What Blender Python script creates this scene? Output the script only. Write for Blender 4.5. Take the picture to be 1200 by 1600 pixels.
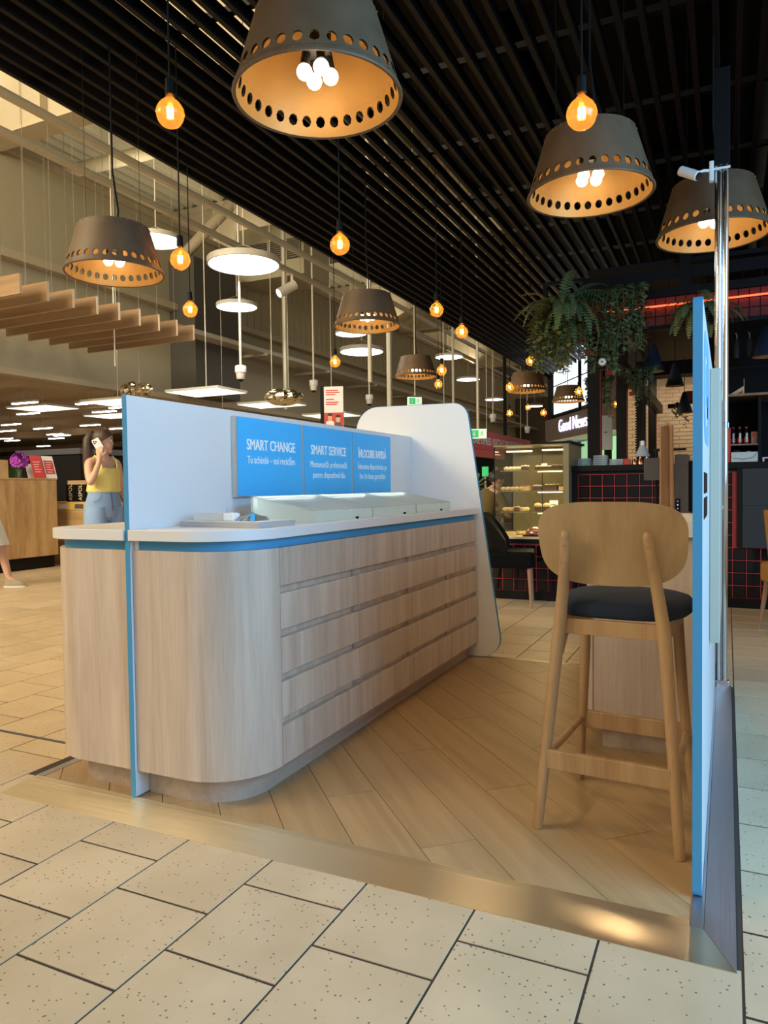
import bpy, bmesh, math, random
from mathutils import Vector, Matrix, Euler
PI = math.pi
R = math.radians
SC = bpy.context.scene
for o in list(bpy.data.objects):
    bpy.data.objects.remove(o)
COL = SC.collection

# ------------------------------------------------------------------ camera, world, lights, exposure
cam_data = bpy.data.cameras.new('camera')
cam = bpy.data.objects.new('camera', cam_data)
COL.objects.link(cam)
c_r = Vector((0.90511128, 0.4249821, -0.01279816))
c_u = Vector((-0.00255185, 0.0355303, 0.99936534))
c_f = Vector((-0.4251671, 0.90450418, -0.03324337))
cam.matrix_world = Matrix(((c_r.x, c_u.x, -c_f.x, 0), (c_r.y, c_u.y, -c_f.y, 0), (c_r.z, c_u.z, -c_f.z, 1.15), (0, 0, 0, 1)))
cam_data.sensor_fit = 'VERTICAL'
cam_data.sensor_height = 24.0
cam_data.lens = 24.0 * 1141.29 / 1600.0
cam_data.clip_start = 0.05
cam_data.clip_end = 300
SC.camera = cam
SC.view_settings.view_transform = 'Standard'
SC.view_settings.look = 'None'
SC.view_settings.gamma = 1.0
SC.view_settings.use_curve_mapping = False
SC.view_settings.exposure = 0.0

world = bpy.data.worlds.new('world')
SC.world = world
world.use_nodes = True
bg = world.node_tree.nodes['Background']
bg.inputs['Color'].default_value = (1.0, 0.86, 0.65, 1)
bg.inputs['Strength'].default_value = 0.47

def light(name, kind, loc, energy, color, rot=(0, 0, 0), size=0.1, size_y=None, parent=None):
    d = bpy.data.lights.new(name, kind)
    d.energy = energy
    d.color = color
    if kind == 'AREA':
        d.size = size
        if size_y:
            d.shape = 'RECTANGLE'
            d.size_y = size_y
    else:
        d.shadow_soft_size = size
    o = bpy.data.objects.new(name, d)
    COL.objects.link(o)
    o.location = loc
    o.rotation_euler = rot
    if parent:
        o.parent = parent
    return o
# unseen area fill added just right of frame, standing in for assumed daylight
light('assumed_daylight_fill', 'AREA', (2.6, 1.5, 2.4), 250, (0.25, 0.60, 1.0), (0, R(80), R(-12)), 2.4, 3.0)
# added fill lights without fittings, for the hall and the kiosk front
light('mall_front_light', 'AREA', (-9.0, -3.0, 6.6), 2150, (1.0, 0.86, 0.60), (R(104), 0, R(4)), 8.0, 4.0)  # unseen area fill, added to brighten the hall wall and girders
light('roof_fill_light', 'AREA', (-12.1, 24.0, 7.62), 560, (1.0, 0.88, 0.64), (0, R(155), 0), 0.25, 36.0)  # upward fill added to brighten the hall roof, not a real fitting
light('mall_aisle_light', 'AREA', (-3.5, -4.5, 5.5), 125, (1.0, 0.82, 0.56), (R(50), 0, 0), 4.0, 3.0)  # warm fill added behind the camera for surfaces facing it

# ------------------------------------------------------------------ materials
def s2l(c):
    return tuple(((x / 255) / 12.92 if x / 255 <= 0.04045 else ((x / 255 + 0.055) / 1.055) ** 2.4) for x in c)

def base_mat(name):
    m = bpy.data.materials.new(name)
    m.use_nodes = True
    nt = m.node_tree
    return m, nt, nt.nodes['Principled BSDF']

def mat(name, col, rough=0.5, metal=0.0, emit=None, estr=0.0, alpha=1.0, coat=0.0, spec=None, trans=0.0, var=0.0):
    m, nt, b = base_mat(name)
    b.inputs['Base Color'].default_value = (*col, 1)
    b.inputs['Roughness'].default_value = rough
    b.inputs['Metallic'].default_value = metal
    if spec is not None:
        b.inputs['Specular IOR Level'].default_value = spec
    if coat:
        b.inputs['Coat Weight'].default_value = coat
    if trans:
        b.inputs['Transmission Weight'].default_value = trans
    if emit:
        b.inputs['Emission Color'].default_value = (*emit, 1)
        b.inputs['Emission Strength'].default_value = estr
    if alpha < 1:
        b.inputs['Alpha'].default_value = alpha
    # fine mottling so that no surface is a flat fill
    if not emit:
        tc = nt.nodes.new('ShaderNodeTexCoord')
        n = nt.nodes.new('ShaderNodeTexNoise')
        n.inputs['Scale'].default_value = 9.0
        n.inputs['Detail'].default_value = 5
        nt.links.new(tc.outputs['Object'], n.inputs['Vector'])
        mr = nt.nodes.new('ShaderNodeMapRange')
        v = var or 0.06
        mr.inputs['To Min'].default_value = 1 - v
        mr.inputs['To Max'].default_value = 1 + v
        nt.links.new(n.outputs['Fac'], mr.inputs['Value'])
        hs = nt.nodes.new('ShaderNodeHueSaturation')
        hs.inputs['Color'].default_value = (*col, 1)
        nt.links.new(mr.outputs['Result'], hs.inputs['Value'])
        nt.links.new(hs.outputs['Color'], b.inputs['Base Color'])
    return m

def wood(name, c1, c2, axis='z', freq=14.0, rough=0.5, rot=0.0, stretch=0.06, bump=0.05, coat=0.0):
    m, nt, b = base_mat(name)
    N, L = nt.nodes, nt.links
    tc = N.new('ShaderNodeTexCoord')
    oi = N.new('ShaderNodeObjectInfo')
    ad = N.new('ShaderNodeVectorMath')
    ad.operation = 'ADD'
    ml = N.new('ShaderNodeMath')
    ml.operation = 'MULTIPLY'
    ml.inputs[1].default_value = 17.0
    L.new(oi.outputs['Random'], ml.inputs[0])
    L.new(tc.outputs['Object'], ad.inputs[0])
    L.new(ml.outputs[0], ad.inputs[1])
    r0 = N.new('ShaderNodeMapping')
    r0.inputs['Rotation'].default_value = (0, 0, rot)
    L.new(ad.outputs[0], r0.inputs['Vector'])
    mp = N.new('ShaderNodeMapping')
    s = [freq, freq, freq]
    s['xyz'.index(axis)] = freq * stretch
    mp.inputs['Scale'].default_value = s
    L.new(r0.outputs[0], mp.inputs['Vector'])
    n1 = N.new('ShaderNodeTexNoise')
    n1.inputs['Scale'].default_value = 1.0
    n1.inputs['Detail'].default_value = 4
    n1.inputs['Distortion'].default_value = 0.6
    L.new(mp.outputs[0], n1.inputs['Vector'])
    n2 = N.new('ShaderNodeTexNoise')
    n2.inputs['Scale'].default_value = 9.0
    n2.inputs['Detail'].default_value = 6
    L.new(mp.outputs[0], n2.inputs['Vector'])
    mx = N.new('ShaderNodeMath')
    mx.operation = 'MULTIPLY_ADD'
    mx.inputs[1].default_value = 0.35
    L.new(n2.outputs['Fac'], mx.inputs[0])
    L.new(n1.outputs['Fac'], mx.inputs[2])
    cr = N.new('ShaderNodeValToRGB')
    cr.color_ramp.elements[0].position = 0.48
    cr.color_ramp.elements[0].color = (*c2, 1)
    cr.color_ramp.elements[1].position = 0.88
    cr.color_ramp.elements[1].color = (*c1, 1)
    L.new(mx.outputs[0], cr.inputs['Fac'])
    hs = N.new('ShaderNodeHueSaturation')
    mr = N.new('ShaderNodeMapRange')
    mr.inputs['To Min'].default_value = 0.97
    mr.inputs['To Max'].default_value = 1.03
    L.new(oi.outputs['Random'], mr.inputs['Value'])
    L.new(mr.outputs[0], hs.inputs['Value'])
    L.new(cr.outputs[0], hs.inputs['Color'])
    L.new(hs.outputs[0], b.inputs['Base Color'])
    b.inputs['Roughness'].default_value = rough
    if coat:
        b.inputs['Coat Weight'].default_value = coat
        b.inputs['Coat Roughness'].default_value = 0.25
    bp = N.new('ShaderNodeBump')
    bp.inputs['Strength'].default_value = bump
    bp.inputs['Distance'].default_value = 0.01
    L.new(n2.outputs['Fac'], bp.inputs['Height'])
    L.new(bp.outputs[0], b.inputs['Normal'])
    return m

def brushed(name, col, axis='x', rough=0.3):
    m, nt, b = base_mat(name)
    N, L = nt.nodes, nt.links
    tc = N.new('ShaderNodeTexCoord')
    mp = N.new('ShaderNodeMapping')
    s = [300, 300, 300]
    s['xyz'.index(axis)] = 3
    mp.inputs['Scale'].default_value = s
    L.new(tc.outputs['Object'], mp.inputs['Vector'])
    n = N.new('ShaderNodeTexNoise')
    n.inputs['Scale'].default_value = 1
    n.inputs['Detail'].default_value = 3
    L.new(mp.outputs[0], n.inputs['Vector'])
    mr = N.new('ShaderNodeMapRange')
    mr.inputs['To Min'].default_value = rough - 0.08
    mr.inputs['To Max'].default_value = rough + 0.1
    L.new(n.outputs['Fac'], mr.inputs['Value'])
    L.new(mr.outputs[0], b.inputs['Roughness'])
    b.inputs['Base Color'].default_value = (*col, 1)
    b.inputs['Metallic'].default_value = 0.94
    b.inputs['Anisotropic'].default_value = 0.9
    b.inputs['Anisotropic Rotation'].default_value = 0.25
    tg = N.new('ShaderNodeTangent')
    tg.direction_type = 'UV_MAP'
    tg.uv_map = 'brush'
    L.new(tg.outputs[0], b.inputs['Tangent'])
    bp = N.new('ShaderNodeBump')
    bp.inputs['Strength'].default_value = 0.06
    bp.inputs['Distance'].default_value = 0.002
    L.new(n.outputs['Fac'], bp.inputs['Height'])
    L.new(bp.outputs[0], b.inputs['Normal'])
    return m

def tile_mat(name):
    m, nt, b = base_mat(name)
    N, L = nt.nodes, nt.links
    tc = N.new('ShaderNodeTexCoord')
    oi = N.new('ShaderNodeObjectInfo')
    ml = N.new('ShaderNodeMath')
    ml.operation = 'MULTIPLY'
    ml.inputs[1].default_value = 31.0
    L.new(oi.outputs['Random'], ml.inputs[0])
    ad = N.new('ShaderNodeVectorMath')
    ad.operation = 'ADD'
    L.new(tc.outputs['Object'], ad.inputs[0])
    L.new(ml.outputs[0], ad.inputs[1])
    vo = N.new('ShaderNodeTexVoronoi')
    vo.inputs['Scale'].default_value = 62
    L.new(ad.outputs[0], vo.inputs['Vector'])
    lt = N.new('ShaderNodeMath')
    lt.operation = 'LESS_THAN'
    lt.inputs[1].default_value = 0.175
    L.new(vo.outputs['Distance'], lt.inputs[0])
    sx = N.new('ShaderNodeSeparateColor')
    L.new(vo.outputs['Color'], sx.inputs[0])
    gt = N.new('ShaderNodeMath')
    gt.operation = 'GREATER_THAN'
    gt.inputs[1].default_value = 0.47
    L.new(sx.outputs[0], gt.inputs[0])
    mk = N.new('ShaderNodeMath')
    mk.operation = 'MULTIPLY'
    L.new(lt.outputs[0], mk.inputs[0])
    L.new(gt.outputs[0], mk.inputs[1])
    n = N.new('ShaderNodeTexNoise')
    n.inputs['Scale'].default_value = 4
    n.inputs['Detail'].default_value = 6
    L.new(ad.outputs[0], n.inputs['Vector'])
    cr = N.new('ShaderNodeValToRGB')
    cr.color_ramp.elements[0].position = 0.3
    cr.color_ramp.elements[0].color = (0.56, 0.425, 0.265, 1)
    cr.color_ramp.elements[1].position = 0.75
    cr.color_ramp.elements[1].color = (0.67, 0.52, 0.34, 1)
    L.new(n.outputs['Fac'], cr.inputs['Fac'])
    mx = N.new('ShaderNodeMix')
    mx.data_type = 'RGBA'
    L.new(mk.outputs[0], mx.inputs['Factor'])
    L.new(cr.outputs[0], mx.inputs['A'])
    mx.inputs['B'].default_value = (0.15, 0.11, 0.075, 1)
    hs = N.new('ShaderNodeHueSaturation')
    mr = N.new('ShaderNodeMapRange')
    mr.inputs['To Min'].default_value = 0.94
    mr.inputs['To Max'].default_value = 1.06
    L.new(oi.outputs['Random'], mr.inputs['Value'])
    L.new(mr.outputs[0], hs.inputs['Value'])
    L.new(mx.outputs['Result'], hs.inputs['Color'])
    L.new(hs.outputs[0], b.inputs['Base Color'])
    b.inputs['Roughness'].default_value = 0.38
    return m

def glass_mat(name, tint, refl=0.12, rough=0.03):
    m = bpy.data.materials.new(name)
    m.use_nodes = True
    nt = m.node_tree
    nt.nodes.clear()
    N, L = nt.nodes, nt.links
    out = N.new('ShaderNodeOutputMaterial')
    tr = N.new('ShaderNodeBsdfTransparent')
    tr.inputs[0].default_value = (*tint, 1)
    gl = N.new('ShaderNodeBsdfGlossy')
    gl.inputs['Roughness'].default_value = rough
    lw = N.new('ShaderNodeLayerWeight')
    lw.inputs['Blend'].default_value = 0.25
    mr = N.new('ShaderNodeMapRange')
    mr.inputs['To Min'].default_value = refl * 0.5
    mr.inputs['To Max'].default_value = min(1, refl * 4)
    L.new(lw.outputs['Facing'], mr.inputs['Value'])
    mx = N.new('ShaderNodeMixShader')
    L.new(mr.outputs[0], mx.inputs[0])
    L.new(tr.outputs[0], mx.inputs[1])
    L.new(gl.outputs[0], mx.inputs[2])
    L.new(mx.outputs[0], out.inputs[0])
    return m

M = {}
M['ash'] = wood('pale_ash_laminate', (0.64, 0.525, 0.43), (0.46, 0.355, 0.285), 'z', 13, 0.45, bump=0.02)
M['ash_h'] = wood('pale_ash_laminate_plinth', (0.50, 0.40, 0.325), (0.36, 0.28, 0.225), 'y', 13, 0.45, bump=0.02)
M['plank'] = wood('warm_oak_plank', (0.46, 0.305, 0.155), (0.36, 0.23, 0.11), 'x', 15, 0.36, rot=R(47), stretch=0.05, bump=0.03)
M['stoolwood'] = wood('oiled_oak', (0.47, 0.29, 0.14), (0.32, 0.18, 0.08), 'z', 16, 0.42, bump=0.02)
M['stoolply'] = wood('oak_plywood', (0.46, 0.31, 0.155), (0.35, 0.22, 0.10), 'z', 9, 0.42, stretch=0.12, bump=0.02)
M['baffle'] = wood('larch_baffle', (0.30, 0.185, 0.095), (0.21, 0.125, 0.062), 'x', 8, 0.55)
M['baffle_edge'] = mat('larch_edge', (0.46, 0.33, 0.21), 0.5)
M['oakshop'] = wood('knotty_oak_panel', (0.62, 0.42, 0.20), (0.36, 0.20, 0.08), 'z', 7, 0.5, stretch=0.12)
M['oakshop_y'] = wood('oak_shelf_board', (0.60, 0.42, 0.22), (0.42, 0.26, 0.11), 'x', 7, 0.5, stretch=0.1)
M['brownwood'] = wood('walnut_stand', (0.42, 0.25, 0.14), (0.28, 0.155, 0.08), 'z', 14, 0.5)
M['chairleg'] = wood('reddish_beech', (0.42, 0.24, 0.15), (0.30, 0.16, 0.10), 'z', 16, 0.4)
M['tile'] = tile_mat('speckled_floor_tile')
M['grout'] = mat('dark_grout', (0.055, 0.038, 0.027), 0.9)
M['ramp_x'] = brushed('brushed_steel_front', (0.80, 0.69, 0.50), 'x', 0.31)
M['ramp_y'] = brushed('brushed_steel_side', (0.66, 0.66, 0.68), 'y', 0.34)
M['white'] = mat('white_laminate', (0.66, 0.675, 0.69), 0.42, var=0.01)
M['white_lit'] = mat('lit_white_laminate', (0.84, 0.85, 0.86), 0.45, var=0.01)  # white laminate lightened so the end panel looks more brightly lit
M['whitetop'] = mat('off_white_worktop', (0.74, 0.725, 0.725), 0.40, var=0.02)
M['blue'] = mat('sky_blue_edge', (0.050, 0.28, 0.52), 0.45, var=0.02)
M['bluepanel'] = mat('blue_sign_face', (0.05, 0.45, 0.92), 0.5, var=0.02)
M['alu'] = mat('satin_aluminium', (0.62, 0.61, 0.58), 0.38, 0.6)
M['letter'] = mat('white_lettering', (0.88, 0.92, 0.95), 0.5, var=0.01)
M['acryl'] = mat('milky_acrylic', (0.80, 0.84, 0.81), 0.25, var=0.02)
def milky(name, col, share, clear=0.0):
    m, nt, b = base_mat(name)
    b.inputs['Base Color'].default_value = (*col, 1)
    b.inputs['Roughness'].default_value = 0.3
    tl = nt.nodes.new('ShaderNodeBsdfTranslucent')
    tl.inputs[0].default_value = (*col, 1)
    mx = nt.nodes.new('ShaderNodeMixShader')
    mx.inputs[0].default_value = share
    out = [n for n in nt.nodes if n.type == 'OUTPUT_MATERIAL'][0]
    nt.links.new(b.outputs[0], mx.inputs[1])
    nt.links.new(tl.outputs[0], mx.inputs[2])
    last = mx
    if clear:
        tr = nt.nodes.new('ShaderNodeBsdfTransparent')
        m2 = nt.nodes.new('ShaderNodeMixShader')
        m2.inputs[0].default_value = clear
        nt.links.new(mx.outputs[0], m2.inputs[1])
        nt.links.new(tr.outputs[0], m2.inputs[2])
        last = m2
    nt.links.new(last.outputs[0], out.inputs[0])
    return m
M['acryl'] = milky('milky_acrylic_panel', (0.84, 0.88, 0.85), 0.55)
M['lid'] = mat('frosted_glass_lid', (0.55, 0.59, 0.57), 0.35, var=0.02)
M['clam'] = milky('clamshell_plastic', (0.72, 0.76, 0.80), 0.45, 0.35)
M['lid'] = milky('frosted_lid', (0.62, 0.66, 0.63), 0.35, 0.12)
M['black'] = mat('matt_black', (0.005, 0.0045, 0.0045), 0.6, spec=0.2)
M['slat'] = mat('black_slat', (0.0035, 0.003, 0.003), 0.5, spec=0.18)
M['blackmetal'] = mat('black_steel', (0.006, 0.006, 0.0065), 0.5, 0.0, spec=0.15)
M['charcoal'] = mat('charcoal_plastic', (0.075, 0.075, 0.09), 0.5)
M['navy'] = mat('navy_fabric', (0.006, 0.015, 0.036), 0.85, var=0.2)
M['leather'] = mat('black_leather', (0.005, 0.005, 0.006), 0.5, spec=0.08)
M['mustard'] = mat('mustard_fabric', (0.42, 0.22, 0.05), 0.85, var=0.12)
M['shade'] = mat('aged_bronze_shade', (0.125, 0.078, 0.042), 0.55, 0.1, var=0.4)
M['gold'] = mat('gold_leaf_liner', (0.50, 0.27, 0.075), 0.5, 0.35, var=0.12)
M['bulb'] = mat('lit_bulb', (1, 1, 1), 0.4, emit=(1.0, 0.82, 0.52), estr=14)
M['filament'] = mat('hot_filament', (1, 0.6, 0.2), 0.4, emit=(1.0, 0.58, 0.18), estr=60)
M['amber'] = glass_mat('amber_glass', (1.0, 0.74, 0.36), 0.10)
_nt = M['amber'].node_tree
_tl = _nt.nodes.new('ShaderNodeBsdfTranslucent')
_tl.inputs[0].default_value = (1.0, 0.52, 0.13, 1)
_mx = _nt.nodes.new('ShaderNodeMixShader')
_mx.inputs[0].default_value = 0.16
_o = [n for n in _nt.nodes if n.type == 'OUTPUT_MATERIAL'][0]
_src = _o.inputs[0].links[0].from_socket
_nt.links.new(_src, _mx.inputs[1])
_nt.links.new(_tl.outputs[0], _mx.inputs[2])
_nt.links.new(_mx.outputs[0], _o.inputs[0])
M['glass'] = glass_mat('clear_glass', (0.96, 0.97, 0.95), 0.06)
M['clear'] = glass_mat('clear_plastic', (0.90, 0.92, 0.94), 0.35, 0.12)
M['led'] = mat('white_led_diffuser', (1, 1, 1), 0.5, emit=(1.0, 0.96, 0.86), estr=7.0)
M['strip'] = mat('strip_diffuser', (1, 1, 1), 0.5, emit=(1.0, 0.94, 0.78), estr=30.0)
M['ledwarm'] = mat('cream_led_panel', (1, 1, 1), 0.5, emit=(1.0, 0.95, 0.68), estr=1.7)
M['ledcase'] = mat('display_case_led', (1, 1, 1), 0.5, emit=(1.0, 0.80, 0.38), estr=5.0)
M['ledwhite'] = mat('cool_led_strip', (1, 1, 1), 0.5, emit=(0.92, 1.0, 0.95), estr=34.0)
M['neon'] = mat('red_neon', (1, 0.1, 0.05), 0.5, emit=(1.0, 0.09, 0.03), estr=3.2)
M['signlit'] = mat('violet_lit_letter', (1, 1, 1), 0.5, emit=(0.62, 0.58, 1.0), estr=1.5)
M['windowlit'] = mat('backlit_window', (1, 1, 1), 0.5, emit=(0.72, 0.86, 0.95), estr=1.2)
M['hall'] = mat('hall_cladding', (0.46, 0.41, 0.28), 0.7, var=0.05)
M['hallbeam'] = mat('hall_beam_paint', (0.52, 0.44, 0.30), 0.6, var=0.05)
M['hallroof'] = mat('hall_roof_deck', (0.36, 0.32, 0.22), 0.7)
M['steelrail'] = mat('painted_rail', (0.60, 0.55, 0.44), 0.45, 0.2)
M['tray'] = mat('galvanised_tray', (0.52, 0.48, 0.38), 0.5, 0.3)
M['darkduct'] = mat('dark_duct', (0.075, 0.068, 0.055), 0.6)
M['brownwall'] = mat('brown_wall_paint', (0.11, 0.085, 0.065), 0.8)
M['superceil'] = mat('supermarket_ceiling', (0.46, 0.33, 0.19), 0.8)
M['teal'] = mat('teal_back_wall', (0.16, 0.22, 0.19), 0.7)
M['housing'] = mat('lamp_housing', (0.66, 0.63, 0.55), 0.5)
M['camwhite'] = mat('camera_white', (0.80, 0.78, 0.74), 0.4)
M['lens'] = mat('dark_lens', (0.01, 0.01, 0.012), 0.1)
M['chrome'] = mat('chrome_tube', (0.62, 0.62, 0.64), 0.08, 1.0, var=0.01)
M['beige'] = mat('greige_board', (0.50, 0.46, 0.36), 0.5, var=0.02)
M['blacktile'] = mat('glossy_black_tile', (0.006, 0.006, 0.008), 0.12, spec=0.3)
M['redgrout'] = mat('red_grout', (0.30, 0.022, 0.02), 0.7)
M['redtile'] = mat('red_glazed_tile', (0.13, 0.010, 0.008), 0.3)
M['slate'] = mat('slate_board', (0.018, 0.022, 0.027), 0.6, var=0.15)
M['brick'] = mat('painted_brick', (0.62, 0.50, 0.36), 0.8, var=0.2)
M['mortar'] = mat('pale_mortar', (0.42, 0.33, 0.24), 0.9)
M['grass_fern'] = mat('fern_green', (0.110, 0.180, 0.080), 0.6, var=0.4)
M['olive_fern'] = mat('olive_fern', (0.20, 0.185, 0.05), 0.6, var=0.4)
M['ivy'] = mat('ivy_green', (0.120, 0.165, 0.085), 0.45, var=0.5)
M['whiteflower'] = mat('white_petal', (0.6, 0.62, 0.6), 0.6)
M['red'] = mat('signal_red', (0.62, 0.03, 0.025), 0.45)
M['bannerred'] = mat('banner_red', (0.55, 0.040, 0.045), 0.5)
M['paper'] = mat('white_paper', (0.80, 0.78, 0.74), 0.7, var=0.01)
M['green'] = mat('exit_green', (0.02, 0.42, 0.12), 0.4, emit=(0.03, 0.55, 0.16), estr=0.7)
M['exitwhite'] = mat('exit_white', (0.8, 0.9, 0.8), 0.4, emit=(0.75, 0.95, 0.78), estr=0.5)
M['foil'] = mat('silver_gold_foil', (0.75, 0.66, 0.48), 0.14, 1.0)
M['skin'] = mat('skin', (0.66, 0.39, 0.27), 0.5, var=0.05)
M['skin2'] = mat('skin_light', (0.62, 0.36, 0.25), 0.5, var=0.05)
M['hair'] = mat('brown_hair', (0.055, 0.028, 0.016), 0.5, var=0.35)
M['blackhair'] = mat('black_hair', (0.012, 0.009, 0.008), 0.5, var=0.3)
M['yellow'] = mat('yellow_top', (0.80, 0.66, 0.20), 0.7, var=0.05)
M['denim'] = mat('pale_denim', (0.24, 0.37, 0.60), 0.85, var=0.14)
M['olivecloth'] = mat('olive_cloth', (0.12, 0.085, 0.02), 0.8, var=0.1)
M['whitecloth'] = mat('white_cloth', (0.72, 0.70, 0.62), 0.8)
M['shoe'] = mat('beige_shoe', (0.36, 0.29, 0.21), 0.7)
M['lips'] = mat('lips', (0.42, 0.13, 0.11), 0.5)
M['choc'] = mat('chocolate_cake', (0.10, 0.045, 0.02), 0.6, var=0.4)
M['cream'] = mat('cream_pastry', (0.72, 0.50, 0.20), 0.6, var=0.3)
M['icing'] = mat('pale_icing', (0.75, 0.62, 0.38), 0.6, var=0.2)
M['berry'] = mat('red_berry_glaze', (0.55, 0.05, 0.03), 0.35, var=0.3)
M['tan_frame'] = mat('olive_bronze_frame', (0.26, 0.22, 0.12), 0.4, 0.3)
M['case_back'] = mat('case_back', (0.12, 0.10, 0.05), 0.25, var=0.25)
M['copper'] = mat('copper', (0.75, 0.33, 0.16), 0.25, 1.0)
M['navylamp'] = mat('navy_lamp', (0.018, 0.030, 0.060), 0.4)
M['purple'] = mat('purple_orchid', (0.42, 0.06, 0.50), 0.6, var=0.3)
M['stem'] = mat('stem_green', (0.06, 0.14, 0.04), 0.6)
M['greysign'] = mat('blue_grey_sign', (0.34, 0.40, 0.45), 0.4)
M['facade'] = mat('taupe_fascia', (0.13, 0.105, 0.085), 0.6)
M['shopgreen'] = mat('lit_green_poster', (0.3, 0.8, 0.5), 0.5, emit=(0.42, 0.75, 0.42), estr=0.8)
M['shopblue'] = mat('lit_blue_poster', (0.3, 0.6, 0.9), 0.5, emit=(0.25, 0.55, 0.75), estr=0.9)
M['orange'] = mat('orange_panel', (0.65, 0.33, 0.08), 0.5)
M['kraft'] = mat('yellow_shelf_strip', (0.62, 0.42, 0.10), 0.6)
M['bottlered'] = mat('red_label', (0.55, 0.03, 0.03), 0.5)
M['white_tray'] = mat('pale_tray', (0.62, 0.72, 0.72), 0.4)
M['ledblue'] = mat('blue_button_led', (0.2, 0.3, 1), 0.5, emit=(0.2, 0.3, 1.0), estr=2.0)
M['phonecase'] = mat('white_phone_case', (0.72, 0.76, 0.76), 0.3)
M['logo'] = mat('pale_blue_print', (0.20, 0.45, 0.80), 0.5, var=0.02)
M['plasticgrey'] = mat('light_grey_plastic', (0.42, 0.42, 0.43), 0.45)

# ------------------------------------------------------------------ mesh builder
class MB:
    def __init__(s):
        s.v, s.f = [], []
    def add(s, v, f):
        k = len(s.v)
        s.v += [Vector(p) for p in v]
        s.f += [tuple(i + k for i in q) for q in f]
        return s
    def box(s, x0, x1, y0, y1, z0, z1):
        return s.add([(x0, y0, z0), (x1, y0, z0), (x1, y1, z0), (x0, y1, z0), (x0, y0, z1), (x1, y0, z1), (x1, y1, z1), (x0, y1, z1)],
                     [(0, 3, 2, 1), (4, 5, 6, 7), (0, 1, 5, 4), (1, 2, 6, 5), (2, 3, 7, 6), (3, 0, 4, 7)])
    def obox(s, c, h, rot):
        m = Euler(rot).to_matrix()
        b = MB().box(-h[0], h[0], -h[1], h[1], -h[2], h[2])
        return s.add([m @ p + Vector(c) for p in b.v], b.f)
    def cyl(s, p0, p1, r0, r1=None, n=12, caps=True):
        r1 = r0 if r1 is None else r1
        p0, p1 = Vector(p0), Vector(p1)
        d = (p1 - p0).normalized()
        a = d.orthogonal().normalized()
        b = d.cross(a)
        v = []
        for p, r in ((p0, r0), (p1, r1)):
            v += [p + (a * math.cos(2 * PI * i / n) + b * math.sin(2 * PI * i / n)) * r for i in range(n)]
        f = [(i, (i + 1) % n, n + (i + 1) % n, n + i) for i in range(n)]
        if caps:
            f += [tuple(range(n - 1, -1, -1)), tuple(range(n, 2 * n))]
        return s.add(v, f)
    def tube(s, pts, r, n=8, caps=True):
        pts = [Vector(p) for p in pts]
        rs = r if isinstance(r, (list, tuple)) else [r] * len(pts)
        a = None
        v, f = [], []
        for i, p in enumerate(pts):
            d = (pts[min(i + 1, len(pts) - 1)] - pts[max(i - 1, 0)]).normalized()
            a = d.orthogonal().normalized() if a is None else (a - d * a.dot(d)).normalized()
            b = d.cross(a)
            v += [p + (a * math.cos(2 * PI * k / n) + b * math.sin(2 * PI * k / n)) * rs[i] for k in range(n)]
        for i in range(len(pts) - 1):
            f += [(i * n + k, i * n + (k + 1) % n, (i + 1) * n + (k + 1) % n, (i + 1) * n + k) for k in range(n)]
        if caps:
            f += [tuple(range(n - 1, -1, -1)), tuple(range((len(pts) - 1) * n, len(pts) * n))]
        return s.add(v, f)
    def lathe(s, prof, n=24, c=(0, 0, 0)):
        c = Vector(c)
        v, f = [], []
        for r, z in prof:
            v += [c + Vector((r * math.cos(2 * PI * k / n), r * math.sin(2 * PI * k / n), z)) for k in range(n)]
        for i in range(len(prof) - 1):
            f += [(i * n + k, i * n + (k + 1) % n, (i + 1) * n + (k + 1) % n, (i + 1) * n + k) for k in range(n)]
        return s.add(v, f)
    def loft(s, rings, caps=True):
        n = len(rings[0])
        v = [p for r in rings for p in r]
        f = []
        for i in range(len(rings) - 1):
            f += [(i * n + k, i * n + (k + 1) % n, (i + 1) * n + (k + 1) % n, (i + 1) * n + k) for k in range(n)]
        if caps:
            f += [tuple(range(n - 1, -1, -1)), tuple(range((len(rings) - 1) * n, len(rings) * n))]
        return s.add(v, f)
    def prism(s, poly, axis, a, b):
        # polygon given in the two other axes (in xyz order)
        def pt(p, t):
            q = list(p)
            q.insert('xyz'.index(axis), t)
            return q
        n = len(poly)
        v = [pt(p, a) for p in poly] + [pt(p, b) for p in poly]
        f = [(i, (i + 1) % n, n + (i + 1) % n, n + i) for i in range(n)] + [tuple(range(n - 1, -1, -1)), tuple(range(n, 2 * n))]
        return s.add(v, f)
    def ball(s, c, r, n=12, m=8, sc=(1, 1, 1)):
        c = Vector(c)
        v = [c + Vector((0, 0, -r * sc[2]))]
        for i in range(1, m):
            t = PI * i / m
            v += [c + Vector((r * sc[0] * math.sin(t) * math.cos(2 * PI * k / n), r * sc[1] * math.sin(t) * math.sin(2 * PI * k / n), -r * sc[2] * math.cos(t))) for k in range(n)]
        v.append(c + Vector((0, 0, r * sc[2])))
        f = [(0, 1 + (k + 1) % n, 1 + k) for k in range(n)]
        for i in range(m - 2):
            f += [(1 + i * n + k, 1 + i * n + (k + 1) % n, 1 + (i + 1) * n + (k + 1) % n, 1 + (i + 1) * n + k) for k in range(n)]
        e = len(v) - 1
        f += [(e, 1 + (m - 2) * n + k, 1 + (m - 2) * n + (k + 1) % n) for k in range(n)]
        return s.add(v, f)
    def xf(s, mtx):
        s.v = [mtx @ p for p in s.v]
        return s

def wloc(o):
    p = Vector((0, 0, 0))
    while o is not None:
        p += o.location
        o = o.parent
    return p

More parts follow.
